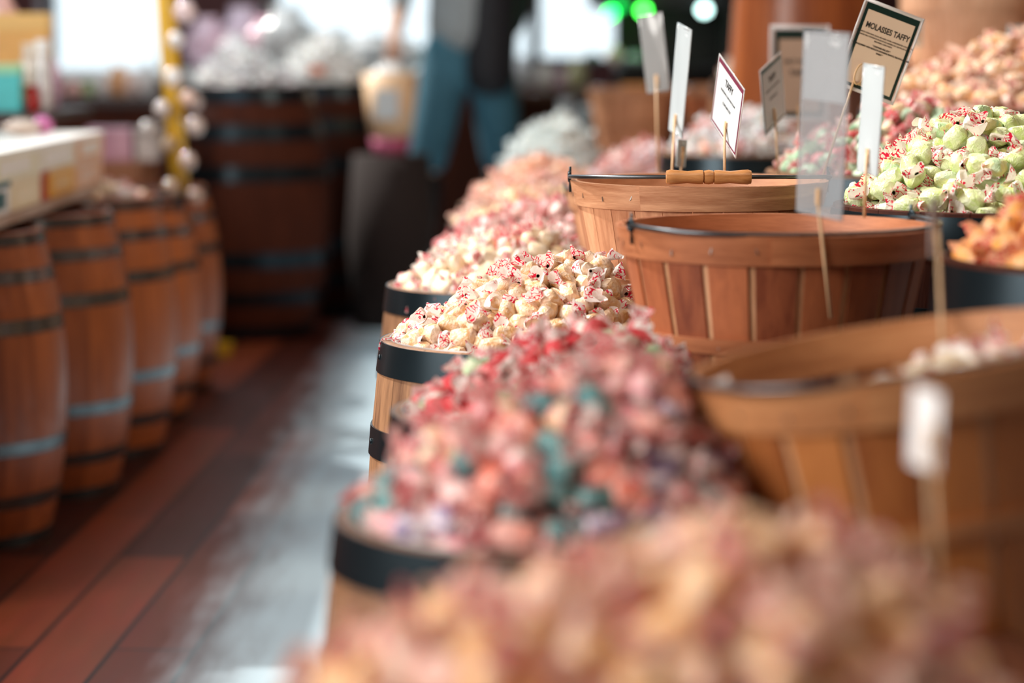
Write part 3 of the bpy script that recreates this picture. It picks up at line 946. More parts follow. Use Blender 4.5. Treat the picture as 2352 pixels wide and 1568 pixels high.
def sign(label, c, wd, ht, yaw, roll, foot, border=M_TEALB, face=M_WHITEC, sleeve=M_SLEEVE, lines=None, bw=.005, mar=.006, pitch=0, stick=True, ring=False, fh=1.0, cat='sign'):
    """card in a plastic sleeve; roll > 0 leans its top to the right; foot = where the stick ends"""
    root = empty('product_sign', c, rotm(yaw, roll, pitch).to_euler())
    tag(root, label, cat)
    hw, hh = wd / 2, ht / 2
    zl = hh - ht * fh + mar
    b = MB(); b.box((-hw + mar, -.0004, zl), (hw - mar, .0004, hh - mar)); b.build('card_border', border, root)
    b = MB(); b.box((-hw + mar + bw, -.0007, zl + bw), (hw - mar - bw, -.0004, hh - mar - bw * 1.0 - bw)); b.build('card', face, root)
    b = MB()
    # thin rippled sleeve, two sheets joined round the edge
    G = 8
    for sgn in (-1, 1):
        v = []; f = []
        for i in range(G + 1):
            for j in range(G + 1):
                u, w_ = i / G, j / G
                edge = min(u, 1 - u, w_, 1 - w_) * 6
                v.append((-hw + wd * u, sgn * (.0004 + .0011 * min(1, edge) + .0003 * math.sin(9 * u + 5 * w_)), -hh + ht * w_))
        for i in range(G):
            for j in range(G):
                f.append((i * (G + 1) + j, (i + 1) * (G + 1) + j, (i + 1) * (G + 1) + j + 1, i * (G + 1) + j + 1))
        if sgn > 0 or sleeve is not M_SLEEVE: b.add(v, f)
    e = .0006
    b.box((-hw, -e, hh - mar), (hw, e, hh)); b.box((-hw, -e, -hh), (hw, e, -hh + mar)); b.box((-hw, -e, -hh), (-hw + mar * .6, e, hh)); b.box((hw - mar * .6, -e, -hh), (hw, e, hh))
    b.build('sleeve', sleeve, root, True)
    if lines:
        for (s, size, x_, z_, xs_, bo) in lines:
            text(root, s, size, (x_, -.0009, z_), xs=xs_, bold=bo)
    if stick:
        inv = rotm(yaw, roll, pitch).inverted()
        f_ = inv @ (Vector(foot) - Vector(c))
        bx = f_.x * .15 if abs(f_.x) < hw * 4 else 0
        if ring: bx = -hw * .46
        zb = -hh + (.012 if ring else .016)
        b = MB(); b.tube([(bx, -.003, zb + (.0 if ring else .006)), f_], .0017, 8); b.build('stick', M_STICK, root, True)
        if ring:
            b = MB()
            for dy, tw in ((-.0045, .35), (.0035, -.3)):
                M = Matrix.Translation((bx + .004, dy, zb + .0105)) @ Matrix.Rotation(tw, 4, 'Z')
                pts = [M @ Vector((.0075 * math.cos(a), 0, .0135 * math.sin(a))) for a in [2 * PI * i / 20 for i in range(21)]]
                b.tube(pts, .0013, 6, cap=False)
            b.build('clip', M_STICK, root, True)
        else:
            b = MB(); b.box((bx - .003, -.003, zb - .004), (bx + .003, .0028, zb + .012)); b.build('clip', M_STICK, root)
    return root


ml = [('MOLASSES TAFFY', .0106, .001, .0265, .74, .00028),
      ('INGREDIENTS: CORN SYRUP, SUGAR, MOLASSES, WATER, HYDROGENATED COCONUT OIL,', .0026, .001, .0165, .74, .00003),
      ('EVAPORATED MILK, CONTAINS 2% OR LESS OF: EGG ALBUMEN, SALT, GELATIN, SOY LECITHIN,', .0026, .001, .0130, .68, .00003),
      ('EMULSIFIERS, CORN STARCH', .0026, .001, .0095, .74, .00003),
      ('* CONTAINS: EGG, SOY *', .0030, .001, .0035, .74, .00012),
      ('* SHARES EQUIPMENT WITH PRODUCTS CONTAINING PEANUTS, TREE NUTS, MILK AND', .0028, .001, -.0002, .72, .00012),
      ('WHEAT *', .0030, .001, -.0042, .74, .00012)]
c = P(2020, 118, 3.12)
sign('large tilted MOLASSES TAFFY sign with dark green border on a looped stick', c, .083, .117, 0.12, math.radians(20), P(1878, 440, 3.12), M_GREENB, M_CREAM, M_SLEEVE, ml, bw=.0042, mar=.0045, ring=True)
sign('upright dark-bordered tan sign behind the tilted sign, mostly blurred', P(1836, 168, 4.2), .104, .165, .05, 0, P(1840, 330, 4.2), M_GREENB, mat('card_tan', (.42, .30, .22), .6), M_SLEEVE, [('TAFFY', .012, 0, 0, 1, .0005), ('SALT WATER', .009, 0, .02, 1, .0004)], bw=.008, mar=.008)
sign('white card with teal edges turned side-on, on a pale stick', P(1775, 215, 3.5), .100, .098, math.radians(66), math.radians(-16), P(1788, 410, 3.5), M_TEALB, M_WHITEC, M_SLEEVE, [('TAFFY', .012, 0, .024, 1, .0004), ('INGREDIENTS CORN SYRUP SUGAR', .004, 0, .01, 1, 0), ('CONTAINS SOY', .005, 0, -.004, 1, 0)], bw=.003, mar=.003)
sign('white card with maroon edges seen almost edge-on above the basket grip', P(1671, 242, 3.08), .118, .094, math.radians(-78), math.radians(21.9), P(1664, 400, 3.05), M_MARN, M_WHITEC, M_SLEEVE, [('TAFFY', .012, 0, .024, 1, .0004), ('INGREDIENTS CORN SYRUP SUGAR', .004, 0, .01, 1, 0), ('CONTAINS SOY', .005, 0, -.004, 1, 0)], bw=.003, mar=.003)
sign('narrow shiny sleeve seen edge-on, left of the maroon-edged card', P(1562, 185, 3.35), .052, .152, math.radians(-72), math.radians(12), P(1543, 400, 3.25), M_WHITEC, M_WHITEC, M_SHINE, None, bw=.003, mar=.004)
sign('small white clip card low behind the grip of the basket', P(1565, 352, 3.35), .022, .038, math.radians(50), math.radians(6), P(1563, 400, 3.35), M_WHITEC, M_WHITEC, M_SHINE, None, bw=.002, mar=.002)
sign('pale blurred card behind the narrow shiny sleeve', P(1503, 122, 3.9), .044, .125, math.radians(-35), math.radians(-8), P(1512, 420, 3.86), M_GREYC, M_GREYC, M_GREYS, None, bw=.003, mar=.004)
sign('tall blurred clear sleeve standing in the reddish basket', P(1890, 285, 2.42), .084, .185, math.radians(-64), math.radians(3), P(1908, 730, 2.44), M_WHITEC, M_WHITEC, M_CLEARS, None, bw=.003, mar=.004, fh=.40)
sign('narrow pale sleeve in front of the lower edge of the tilted sign', P(2000, 275, 2.62), .044, .118, math.radians(-68), math.radians(5), P(1985, 500, 2.62), M_WHITEC, M_WHITEC, M_SHINE, None, bw=.002, mar=.003)
sign('narrow reddish printed strip beside the orange taffies', P(2132, 660, 2.85), .030, .075, math.radians(55), math.radians(5), P(2120, 760, 2.85), M_MARN, mat('strip_red', (.42, .16, .11), .5), M_SLEEVE, [('CORN SYRUP SUGAR', .004, 0, .02 - .006 * i, .6, 0) for i in range(6)], bw=.002, mar=.002)
sign('small white card seen edge-on, standing in the butterscotch heap', P(2125, 985, 1.42), .030, .048, math.radians(-66), math.radians(3), P(2155, 1330, 1.36), M_BRIGHT, M_BRIGHT, M_BRIGHT, None, bw=.002, mar=.002)
sign('brown blurred stick card between orange and lime-green barrels', P(2146, 520, 2.05), .014, .05, math.radians(50), 0, P(2165, 800, 1.96), M_MARN, mat('card_tan', (.42, .30, .22), .6), M_SLEEVE, None, bw=.002, mar=.002)

# ------------------------------------------------------------------ left row of barrels
HL = [(.585, .606), (.515, .540), (.420, .448), (.190, .215), (.085, .110), (.004, .03)]
LEFT = [(-1.12, 4.10, 'oak barrel at the left frame edge, first under the carton shelf'),
        (-1.085, 4.60, 'orange oak barrel second under the carton shelf'),
        (-1.035, 5.10, 'oak barrel with grey hoops under the far end of the carton shelf'),
        (-1.01, 5.60, 'oak barrel topped with pale sweets just beyond the carton shelf'),
        (-1.02, 6.12, 'shadowed oak barrel carrying the yellow pole stand'),
        (-1.03, 6.64, 'darkest oak barrel at the end of the left row')]
for i, (x, y, lb) in enumerate(LEFT):
    hh = .600 if i < 4 else .56
    barrel(lb, x, y, hh, .185, .228, [(a * hh / .61, b * hh / .61) for a, b in HL], wm=M_BARREL_L, hm=M_HOOP_G, lid=M_BARREL_D, liner=False)
heap('pale sweet on the barrel just beyond the carton shelf', 'pale sweets past the carton shelf', -1.0, 5.6, .60, .16, .03, 0, 0, [C_CRM, C_WHITE, C_CRMP], [PW], n=120, seed=91, cat='sweet', name='wrapped_sweet', scale=1.2)

# shelf board with cartons
mb = MB(); mb.box((-1.9, 3.9, .612), (-.945, 5.70, .632))
o = mb.build('shelf_board', wood('pale_board', (.30, .20, .16), (.52, .40, .33), .5, (3, 20, 20), var=.1)); tag(o, 'pale shelf board laid over the left barrels carrying cartons', 'shelf')


def carton(label, x, y, z, sx, sy, sz, c, lid=None, group=None, rz=0, name='candy_carton', cat='carton'):
    root = empty(name, (x, y, z), (0, 0, rz)); tag(root, label, cat, group)
    m = mat('carton_' + '_'.join('%02d' % int(v * 99) for v in c), c, .45, nscale=30, noise=.12)
    b = MB(); b.box((-sx / 2, -sy / 2, 0), (sx / 2, sy / 2, sz * .86)); o = b.build('box_body', m, root)
    bv = o.modifiers.new('bevel', 'BEVEL'); bv.width = min(sx, sy, sz) * .06; bv.segments = 2
    lm = mat('lid_' + '_'.join('%02d' % int(v * 99) for v in (lid or c)), lid or c, .4, noise=.05)
    b = MB(); b.box((-sx / 2 - .002, -sy / 2 - .002, sz * .8), (sx / 2 + .002, sy / 2 + .002, sz)); o = b.build('box_lid', lm, root)
    bv = o.modifiers.new('bevel', 'BEVEL'); bv.width = min(sx, sy, sz) * .06; bv.segments = 2
    b = MB(); b.box((sx / 2, -sy * .32, sz * .2), (sx / 2 + .0015, sy * .32, sz * .7)); b.build('box_label', lm, root)
    return root


cols1 = [((.90, .36, .26), (.8, .5, .4), 'coral red'), ((.84, .88, .90), (.02, .12, .14), 'white with dark teal top'), ((.90, .74, .52), (.9, .8, .6), 'cream'), ((.45, .02, .02), (.5, .1, .05), 'dark red'), ((.80, .42, .05), (.85, .6, .3), 'amber'), ((.78, .50, .34), (.8, .6, .5), 'peach')]
yy = 3.96
for i, (c1, c2, nm) in enumerate(cols1):
    sy = [.36, .26, .30, .08, .30, .36][i]
    carton(nm + ' carton in the lower layer on the shelf board', -1.05, yy + sy / 2, .632, .20, sy - .01, .062, c1, c2, 'lower cartons on the shelf board' if 0 else None)
    yy += sy
cols2 = [((.32, .30, .62), (.86, .84, .80), 'violet-sided'), ((.96, .90, .66), (.94, .93, .88), 'pale yellow'), ((.96, .92, .76), (.94, .93, .90), 'ivory'), ((.82, .50, .32), (.88, .84, .80), 'peach-sided')]
yy = 3.98
for i, (c1, c2, nm) in enumerate(cols2):
    sy = [.40, .45, .42, .36][i]
    carton(nm + ' carton with white top, upper layer on the shelf board', -1.06, yy + sy / 2, .694, .23, sy - .008, .056, c1, c2)
    yy += sy
carton('long white flat carton lying further in on the shelf board', -1.30, 4.75, .632, .24, 1.56, .118, (.84, .82, .78), (.88, .86, .82))

# second shelf behind with coloured packs, jar and teal bag
t = empty('display_rack', (-1.49, 5.9, 0)); tag(t, 'dark two-shelf rack of coloured packs behind the carton shelf', 'rack')
M_DARK = mat('rack_dark', (.03, .012, .01), .5)
mb = MB(); mb.box((-.6, -.25, .77), (.42, .30, .79)); mb.build('shelf', M_DARK, t)
for sx in (-.58, .16):
    for sy in (-.22, .26):
        mb = MB(); mb.box((sx, sy, 0), (sx + .03, sy + .03, .77)); mb.build('upright', M_DARK, t)


def bag(label, p, wd, ht, c, group=None, name='candy_bag', tail=True, rz=0.0, cat='bag', dp=.6):
    """pillow-shaped bag of sweets with a crimped top"""
    v = []; f = []; n = 16; K = 10
    for i in range(K + 1):
        t_ = i / K
        prof = math.sin(PI * min(1, t_ * 1.02)) ** .45 if t_ < .8 else .55 * (1 - (t_ - .8) * 1.2)
        if t_ < .02: prof = .3
        for j in range(n):
            a = 2 * PI * j / n
            k_ = 1 + .08 * math.sin(5 * a + i)
            v.append((wd / 2 * prof * math.cos(a) * k_ * (1.25 if t_ > .9 else 1), wd / 2 * dp * prof * math.sin(a) * k_ * (.35 if t_ > .85 else 1), ht * t_))
    for i in range(K):
        for j in range(n):
            f.append((i * n + j, i * n + (j + 1) % n, (i + 1) * n + (j + 1) % n, (i + 1) * n + j))
    f.append(tuple(range(n))[::-1]); f.append(tuple(K * n + j for j in range(n)))
    m = mat('bag_' + '_'.join('%02d' % int(x * 99) for x in c), c, .22, coat=.7, noise=.25, nscale=60)
    o = new_obj(name, v, f, m, None, None, True, p); o.rotation_euler = (0, 0, rz)
    tag(o, label, cat, group)
    return o


def jar(label, p, r, h, c, capc, cat='jar'):
    root = empty('candy_jar', p); tag(root, label, cat)
    b = MB(); b.lathe([(.001, 0), (r, 0), (r * 1.03, h * .1), (r * 1.03, h * .65), (r * .75, h * .8), (r * .75, h * .84), (.001, h * .84)], 24)
    b.build('jar_body', mat('jar_' + '_'.join('%02d' % int(x * 99) for x in c), c, .1, coat=1, noise=.3, nscale=50), root, True)
    b = MB(); b.lathe([(.001, h * .82), (r * .85, h * .82), (r * .85, h), (.001, h)], 24)
    b.build('lid', mat('cap_' + '_'.join('%02d' % int(x * 99) for x in capc), capc, .3), root)
    return root


def at(px, py, Y): return P(px, py, Y)


def onto(px, z, Y):
    p = P(px, 300, Y); return Vector((p.x, Y, z))


p = onto(20, .79, 5.72); carton('teal-blue box with pale green edges at the left frame edge on the rack', p.x, 5.72, .79, .070, .05, .112, (.05, .50, .52), (.30, .62, .36))
p = onto(60, .79, 6.1); carton('tall amber box standing behind the teal one on the rack', p.x, 6.1, .79, .135, .06, .235, (.80, .42, .10), (.82, .50, .14))
bag('pale peach pack leaning before the amber box on the rack', onto(70, .79, 5.95), .055, .16, (.80, .62, .52), dp=.5)
bag('tall rose pink pack behind everything on the rack at the frame edge', onto(2, .79, 6.15), .11, .34, (.88, .45, .45), dp=.4)
jar('deep red jar beside the teal box on the rack', onto(72, .79, 5.75), .019, .062, (.50, .01, .01), (.4, .01, .01))
jar('tall clear jar with silver cap beside the red jar', onto(102, .79, 5.78), .020, .17, (.74, .66, .64), (.9, .9, .9))
bag('lilac pack at the end of the rack beside the window', onto(126, .79, 5.95), .045, .12, (.50, .32, .42), dp=.6)
bag('magenta and lavender pack on the cartons below the rack', onto(98, .752, 5.35), .05, .04, (.70, .18, .45), dp=.6)
bag('beige pack on the cartons below the rack', onto(50, .752, 5.3), .09, .035, (.60, .48, .40), dp=.6)

# low counter beyond with small orange and pink packs
t = empty('low_counter', (-1.75, 9.3, 0)); tag(t, 'dark low counter with small packs in front of the left window', 'counter')
mb = MB(); mb.box((-.9, -.3, .0), (.5, .3, .72)); mb.build('counter_body', M_BARREL_D, t)
mb = MB(); mb.box((-.93, -.33, .72), (.53, .33, .75)); mb.build('counter_top', M_DARK, t)
for (px, wd, ht, c_, nm) in ((170, .07, .06, (.75, .35, .30), 'coral'), (205, .05, .06, (.35, .45, .20), 'green'), (240, .06, .08, (.70, .62, .60), 'pale'),
                             (275, .09, .12, (.85, .36, .16), 'orange'), (305, .08, .10, (.85, .55, .50), 'pink'), (340, .07, .13, (.80, .80, .80), 'white')):
    bag(nm + ' pack on the low counter before the left window', onto(px, .75, 9.15), wd, ht, c_)
for j, (px, c_, nm) in enumerate(((235, (.45, .22, .30), 'plum'), (290, (.55, .30, .38), 'rose'), (335, (.55, .48, .45), 'stone grey'))):
    carton(nm + ' box on the floor-side ledge before the low counter', onto(px, .60, 7.3).x, 7.3, .60, .08, .10, .10, c_)
mb = MB(); mb.box((-1.52, 7.15, .0), (-1.10, 7.5, .60)); o = mb.build('wooden_crate', wood('crate_wood', (.16, .05, .02), (.40, .16, .07), .6)); tag(o, 'upright reddish wooden crate under the plum box', 'crate')

# yellow pole stand with wrapped lollipops
base = onto(412, .56, 6.12)
t = empty('lollipop_stand', base, (0, 0, 0)); tag(t, 'leaning yellow pole stand for lollipops on the shadowed barrel', 'stand')
top = P(368, -160, 6.12) - base
mb = MB(); mb.tube([(0, 0, .012), top], .024, 16); mb.build('pole', mat('yellow_paint', (.72, .42, .03), .4, noise=.08), t, True)
mb = MB(); mb.lathe([(.001, 0), (.06, 0), (.06, .012), (.001, .012)], 24); mb.build('base_plate', M_DARK, t)
for i, (px, py, r_, c_) in enumerate(((425, 28, .030, (.9, .72, .74)), (404, 92, .022, (.9, .9, .9)), (398, 178, .024, (.9, .92, .92)), (432, 225, .020, (.85, .60, .50)),
                                      (450, 290, .025, (.60, .50, .46)), (340, 298, .024, (.62, .58, .56)), (432, 370, .023, (.62, .48, .42)), (372, 250, .022, (.66, .60, .58)),
                                      (448, 450, .022, (.62, .46, .38)), (392, 430, .022, (.60, .42, .30)), (448, 235, .022, (.56, .48, .46)), (385, 330, .020, (.6, .45, .30)))):
    p = P(px, py, 6.02 + .03 * (i % 3))
    z_on = base + top * ((p.z - base.z + .02) / top.z)
    root = empty('lollipop', p); tag(root, 'clear-wrapped round lollipop stuck in the yellow pole stand', 'lollipop', 'lollipops on the yellow pole')
    v, f = body_shape(300 + i, 16, [(-1, .05), (-.9, .5), (-.6, .82), (0, 1), (.6, .82), (.9, .5), (1, .05)])
    b = MB(); b.lathe([(.001, -r_), (r_ * .6, -r_ * .8), (r_, 0), (r_ * .6, r_ * .8), (.001, r_)], 14, closed=False)
    b.build('sweet', mat('lolly_%d' % i, c_, .12, coat=1), root, True)
    b = MB(); b.tube([(0, 0, 0), z_on - p], .0022, 6); b.build('stick', M_WHITEC, root, True)

# ------------------------------------------------------------------ big dark casks in the middle distance with mounds
def cask(label, px, d, h, r, rb):
    x = (px - 1176) / FPX * d
    barrel(label, x, d, h, r, rb, [(h - .05, h - .005), (h - .17, h - .12), (h - .30, h - .25), (.24, .29), (.12, .16), (.01, .05)], wm=M_BARREL_D, hm=M_HOOP, lid=M_BARREL_D, liner=False, name='cask')
    return x


x1 = cask('big dark cask carrying grey and pink bagged sweets', 572, 7.9, .815, .20, .27)
x2 = cask('big dark cask with a white heap beside the tan tub', 748, 8.55, .815, .20, .26)
heap('grey-lavender sweet in the mound on the big dark cask', 'lavender sweets on the cask', x1, 7.9, .81, .19, .13, -.02, 0, [C_LAV, C_WHITE, C_LAV], [PBLU], n=170, seed=55, cat='sweet', name='wrapped_sweet', p=1.3)
heap('white sweet in the mound on the cask beside the tan tub', 'white sweets on the far cask', x2, 8.55, .81, .19, .17, -.02, 0, [C_WHITE], [PBLU], n=170, seed=56, cat='sweet', name='wrapped_sweet', p=1.4)
t = empty('window_counter', (-.95, 10.4, 0)); tag(t, 'white-topped counter below the wide bright window', 'counter')
mb = MB(); mb.box((-1.0, -.35, .0), (.9, .35, .80)); mb.build('counter_body', M_BARREL_D, t)
mb = MB(); mb.box((-1.03, -.38, .80), (.93, .38, .84)); mb.build('counter_top', mat('white_top', (.8, .82, .82), .3), t)
for (px, z, Y, wd, ht, c_, nm) in ((480, .84, 10.3, .20, .22, (.95, .50, .60), 'pale pink'), (560, .84, 10.5, .22, .27, (.92, .55, .66), 'rosy lilac'), (615, .84, 10.15, .20, .22, (.80, .36, .46), 'rose pink'), (545, .84, 10.05, .18, .15, (.95, .78, .82), 'blush white')):
    bag('large ' + nm + ' cellophane bag behind the big dark cask', onto(px, z, Y), wd, ht, c_, dp=.8)
for (px, wd, ht, c_, nm) in ((660, .24, .26, (.80, .84, .84), 'grey-white'), (760, .26, .17, (.84, .86, .86), 'snow white'), (850, .26, .15, (.82, .86, .88), 'bluish white'), (925, .2, .13, (.78, .84, .86), 'silver white')):
    bag('large ' + nm + ' cellophane bag on the counter left of the person', onto(px, .84, 10.1), wd, ht, c_, dp=.8)
bag('small orange-red pack on the white heap', at(730, 172, 8.3), .07, .028, (.72, .16, .05), dp=.9)

# tan tub with mauve foot beside the person
t = empty('tan_tub', (onto(898, 0, 8.15).x, 8.15, .58)); tag(t, 'sunlit tan tub with mauve foot standing beside the person', 'tub')
b = MB(); b.lathe([(.001, .06), (.070, .06), (.094, .27), (.088, .27), (.064, .08), (.001, .08)], 32); b.build('tub_wall', mat('tan_tub', (.90, .60, .36), .5), t, True)
b = MB(); b.lathe([(.001, 0), (.056, 0), (.069, .055), (.001, .06)], 32); b.build('tub_foot', mat('mauve_foot', (.50, .10, .20), .5), t, True)
b = MB(); b.box((-.05, -.096, .12), (.03, -.085, .22)); b.build('tub_label', M_WHITEC, t)
bag('white bag bulging from the tan tub', onto(898, .80, 8.15), .14, .09, (.86, .84, .80), dp=.9)
mb = MB(); mb.lathe([(.001, 0), (.13, 0), (.15, .3), (.13, .58), (.001, .58)], 24)
o = mb.build('wooden_stool', mat('dark_block', (.014, .005, .003), .9), None, True, onto(898, 0, 8.15)); tag(o, 'dark round wooden block under the tan tub', 'stool')

# small yellow thing on the floor beyond the left barrels
t = Vector((P(483, 830, 1).x, 0, 0))
Yf = 7.0
p = P(483, 822, Yf)
carton('small yellow box lying on the floor past the left barrels', onto(483, 0, 7.4).x, 7.4, 0, .11, .06, .035, (.60, .32, .01), name='yellow_box', cat='box')

# ------------------------------------------------------------------ person
def skin(name, pts, edges, rad, m, parent=None, sub=2, loc=(0, 0, 0)):
    me = bpy.data.meshes.new(name)
    me.from_pydata(pts, edges, [])
    o = bpy.data.objects.new(name, me); col.objects.link(o)
    o.location = loc
    sm = o.modifiers.new('skin', 'SKIN'); sm.use_smooth_shade = True
    for i, v in enumerate(me.skin_vertices[0].data):
        r_ = rad[i]; v.radius = r_ if isinstance(r_, tuple) else (r_, r_)
    me.skin_vertices[0].data[0].use_root = True
    ss = o.modifiers.new('sub', 'SUBSURF'); ss.levels = sub; ss.render_levels = sub
    me.materials.append(m)
    if parent: o.parent = parent
    return o


px0 = onto(1076, 0, 9.3)
M_SKIN = mat('skin_tone', (.62, .36, .25), .5, sub=.1)
body_pts = [(0, 0, .95), (0, 0, 1.12), (0, 0, 1.32), (0, -.01, 1.45), (0, -.02, 1.54), (-.02, -.03, 1.62), (-.02, -.03, 1.72),
            (-.09, 0, .90), (-.16, -.08, .50), (-.20, -.02, .09), (-.29, -.04, .03),
            (.09, 0, .90), (.13, .08, .50), (.12, .20, .10), (.04, .22, .03),
            (-.19, 0, 1.40), (-.25, .04, 1.15), (-.27, -.10, 1.01), (-.275, -.15, .98),
            (.18, 0, 1.40), (.20, .05, 1.14), (.15, .12, .95), (.14, .16, .91)]
ed = [(0, 1), (1, 2), (2, 3), (3, 4), (4, 5), (5, 6), (0, 7), (7, 8), (8, 9), (9, 10), (0, 11), (11, 12), (12, 13), (13, 14), (3, 15), (15, 16), (16, 17), (17, 18), (3, 19), (19, 20), (20, 21), (21, 22)]
rd = [(.13, .10), (.12, .09), (.15, .10), (.10, .08), .055, (.075, .09), (.07, .085), .08, .055, .04, .035, .08, .055, .04, .035, .055, .043, .032, .028, .055, .043, .032, .028]
# palms and fingers
for (w_, s) in ((18, -1), (22, 1)):
    bx, by_, bz = body_pts[w_]
    palm = len(body_pts); body_pts.append((bx, by_ - .035, bz - .03)); rd.append((.030, .014)); ed.append((w_, palm))
    for fi, (dx, ln) in enumerate(((-.026, .05), (-.009, .062), (.009, .06), (.026, .045))):
        a_ = len(body_pts); body_pts.append((bx + dx, by_ - .06, bz - .05)); rd.append(.0095); ed.append((palm, a_))
        body_pts.append((bx + dx, by_ - .07, bz - .05 - ln)); rd.append(.008); ed.append((a_, a_ + 1))
    a_ = len(body_pts); body_pts.append((bx + .035 * -s, by_ - .04, bz - .045)); rd.append(.010); ed.append((palm, a_))
person = skin('person', body_pts, ed, rd, M_SKIN, loc=(px0.x, 9.3, 0))
tag(person, 'walking person in blue jeans, grey top and dark jacket by the window', 'person')
M_JEAN = mat('blue_denim', (.045, .15, .21), .8, noise=.2, nscale=8)
skin('jeans', [(0, 0, 1.04), (0, 0, .93), (-.09, 0, .86), (-.155, -.083, .53), (-.165, -.075, .46), (.09, 0, .86), (.125, .07, .53), (.13, .09, .46)],
     [(0, 1), (1, 2), (2, 3), (3, 4), (1, 5), (5, 6), (6, 7)], [(.15, .12), (.155, .125), .112, .086, .078, .112, .084, .078], M_JEAN, person)
M_BOOT = mat('black_boot', (.008, .008, .010), .45)
for pts_ in ([(-.163, -.078, .50), (-.20, -.02, .10), (-.25, -.03, .045), (-.35, -.05, .035)], [(.13, .08, .50), (.12, .20, .11), (.07, .21, .045), (-.03, .235, .035)]):
    skin('boot', pts_, [(0, 1), (1, 2), (2, 3)], [.088, .058, .052, .045], M_BOOT, person)
skin('shirt', [(-.01, -.01, .88), (0, 0, 1.06), (0, 0, 1.30), (0, -.01, 1.44), (-.19, 0, 1.41), (-.25, .04, 1.17), (-.262, -.06, 1.06), (.19, 0, 1.41), (.24, .05, 1.16)],
     [(0, 1), (1, 2), (2, 3), (3, 4), (4, 5), (5, 6), (3, 7), (7, 8)], [(.19, .155), (.18, .145), (.175, .13), (.085, .08), .066, .052, .040, .066, .055], mat('grey_cloth', (.30, .33, .34), .85), person)
skin('jacket', [(.08, -.09, .74), (.09, -.08, 1.05), (.09, .0, 1.30), (.13, .01, 1.42), (.19, .01, 1.40), (.20, .06, 1.14), (.16, .10, .98)],
     [(0, 1), (1, 2), (2, 3), (3, 4), (4, 5), (5, 6)], [(.10, .10), (.105, .11), (.12, .14), (.10, .11), .078, .062, .045], mat('black_jacket', (.008, .008, .012), .7), person)
# face and hair
fb = MB()
for s in (-1, 1):
    fb.lathe([(.0005, -.008), (.008, 0), (.0005, .008)], 10, closed=False)
hd = skin('hair', [(-.02, -.005, 1.60), (-.02, .01, 1.70), (-.02, -.015, 1.775)], [(0, 1), (1, 2)], [(.07, .07), (.088, .09), (.055, .07)], mat('dark_hair', (.03, .015, .01), .6), person)
for s in (-1, 1):
    b = MB(); b.tube([(-.02 + s * .03, -.122, 1.665), (-.02 + s * .03, -.128, 1.665)], [.011, .008], 10); b.build('eye', mat('eye_dark', (.05, .03, .02), .2), person, True)
b = MB(); b.tube([(-.02, -.118, 1.67), (-.02, -.135, 1.64), (-.02, -.122, 1.63)], [.007, .013, .009], 8); b.build('nose', M_SKIN, person, True)
b = MB(); b.tube([(-.043, -.116, 1.605), (-.02, -.122, 1.603), (.003, -.116, 1.605)], [.003, .006, .003], 8); b.build('mouth', mat('lips', (.5, .16, .14), .5), person, True)

# ------------------------------------------------------------------ far right: black display rack with lights, counter items, casks, baskets
t = empty('display_cooler', (.78, 10.2, 0)); tag(t, 'black display rack with small green lights beyond the baskets', 'display rack')
M_BLK = mat('rack_black', (.006, .010, .012), .35)
mb = MB(); mb.box((-.33, -.2, 0), (.42, .5, .72)); mb.build('rack_base', M_BLK, t)
mb = MB(); mb.box((-.45, -.25, 1.10), (.42, .5, 1.9)); mb.build('rack_hood', M_BLK, t)
mb = MB(); mb.box((-.33, .4, .72), (.42, .5, 1.1)); mb.build('rack_back', M_BLK, t)
mb = MB(); mb.box((.1, -.25, 0), (.30, .0, 1.9)); mb.build('rack_post', M_BLK, t)
mb = MB(); mb.box((-.33, -.2, .84), (.42, .4, .86)); mb.build('shelf', M_BLK, t)
for (px, py, c_, e_) in ((1403, 30, (.02, .75, .10), 14), (1478, 24, (.05, .9, .06), 14), (1425, 12, (.0, .5, .06), 3), (1618, 22, (.55, .85, .80), 9)):
    p = P(px, py, 9.9) - Vector((.78, 10.2, 0))
    b = MB(); b.tube([p, p + Vector((0, .06, 0))], [.022, .02], 14)
    b.build('indicator_light', mat('led_%d' % px, c_, .3, emit=c_, es=e_), t, True)
for (px, z, wd, ht, c_, nm) in ((1410, .865, .07, .075, (.88, .48, .46), 'pink'), (1360, .865, .07, .05, (.10, .12, .14), 'charcoal'), (1460, .865, .09, .05, (.35, .42, .44), 'grey')):
    bag(nm + ' pack on the shelf of the black rack', onto(px, z, 10.05), wd, ht, c_)
t = empty('back_counter', (.28, 11.3, 0)); tag(t, 'dark wooden counter right of the person holding pink and yellow packs', 'counter')
mb = MB(); mb.box((-.32, -.3, 0), (.25, .3, .70)); mb.build('counter_body', M_BARREL_D, t)
mb = MB(); mb.box((-.34, -.32, .70), (.27, .32, .73)); mb.build('counter_top', M_PLANK, t)
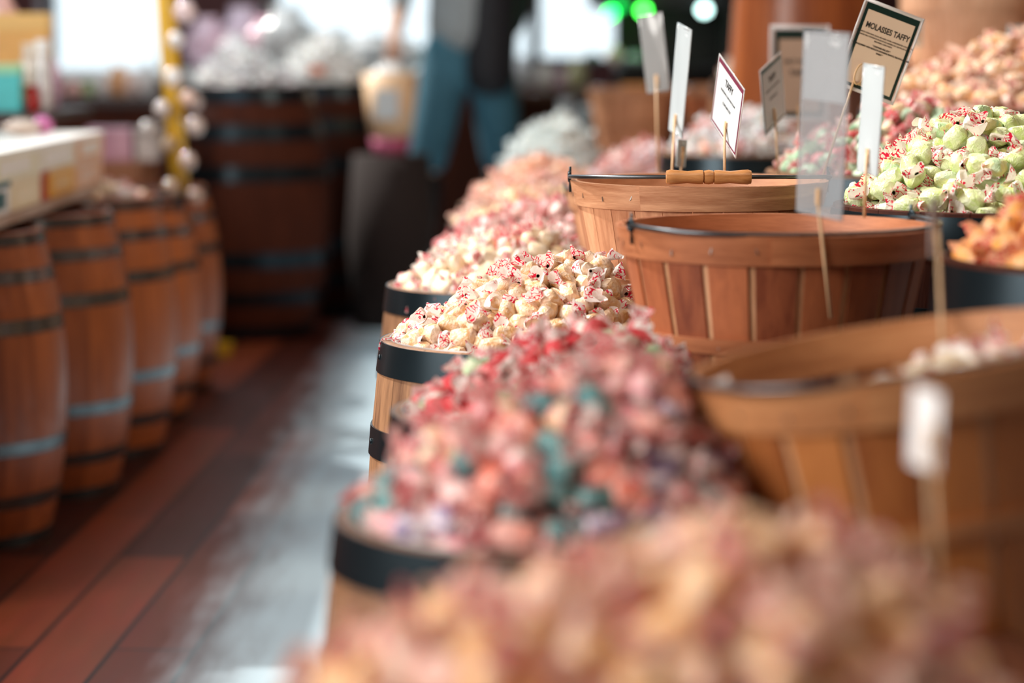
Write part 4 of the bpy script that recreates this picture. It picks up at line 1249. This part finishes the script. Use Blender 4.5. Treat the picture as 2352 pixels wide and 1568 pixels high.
for (px, wd, ht, c_, nm) in ((1200, .10, .16, (.80, .66, .70), 'lilac-white'), (1255, .11, .13, (.85, .62, .55), 'salmon'), (1285, .10, .10, (.84, .45, .52), 'raspberry'), (1325, .10, .15, (.72, .60, .32), 'straw yellow')):
    bag('tall ' + nm + ' pack on the counter right of the person', onto(px, .73, 11.15), wd, ht, c_, dp=.8)
for (px, py, r_) in ((1290, 178, .04), (1318, 155, .035), (1335, 225, .035)):
    pass
jar('grey glass jar at the near end of the far bench', onto(1300, .62, 9.25), .035, .12, (.30, .34, .36), (.5, .55, .58))
jar('small dark glass jar beside the grey one', onto(1345, .62, 9.1), .035, .10, (.12, .18, .20), (.6, .66, .68))
mb = MB(); mb.box((onto(1255, 0, 9.2).x, 8.95, 0), (onto(1375, 0, 9.2).x, 9.5, .62)); o = mb.build('wooden_bench', M_BARREL_D); tag(o, 'dark wooden block bench carrying the two grey glass jars', 'bench')

barrel('large reddish wooden cask with its top above the frame, behind the signs', (1838 - 1176) / FPX * 6.6, 6.6, 1.25, .17, .20, [(1.2, 1.24), (1.08, 1.11), (.2, .25)], wm=M_BARREL_L, liner=False, lid=M_BARREL_D)
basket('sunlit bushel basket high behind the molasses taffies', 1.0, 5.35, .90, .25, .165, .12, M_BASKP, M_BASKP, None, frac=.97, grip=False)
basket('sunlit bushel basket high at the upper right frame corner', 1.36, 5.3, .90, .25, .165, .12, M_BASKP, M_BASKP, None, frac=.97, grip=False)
t = empty('display_table', (1.3, 5.35, 0)); tag(t, 'tall wooden table carrying the two high sunlit baskets', 'table')
mb = MB(); mb.box((-.55, -.22, .86), (.5, .3, .90)); mb.build('table_top', wood('crate_wood', (.16, .05, .02), (.40, .16, .07), .6), t)
for sx in (-.5, .45):
    for sy in (-.18, .26):
        mb = MB(); mb.box((sx - .03, sy - .03, 0), (sx + .03, sy + .03, .86)); mb.build('leg', M_PLANK, t)
sign('small white tag standing in front of the high sunlit basket', P(2108, 75, 4.38), .018, .05, .3, 0, P(2112, 170, 4.36), M_WHITEC, M_WHITEC, M_SHINE, None, bw=.002, mar=.002)
sign('small white tag at the right frame edge above the brown taffies', P(2330, 95, 4.42), .028, .06, .3, 0, P(2335, 170, 4.40), M_WHITEC, M_WHITEC, M_SHINE, None, bw=.002, mar=.002)
print('OBJECTS', len(bpy.data.objects))
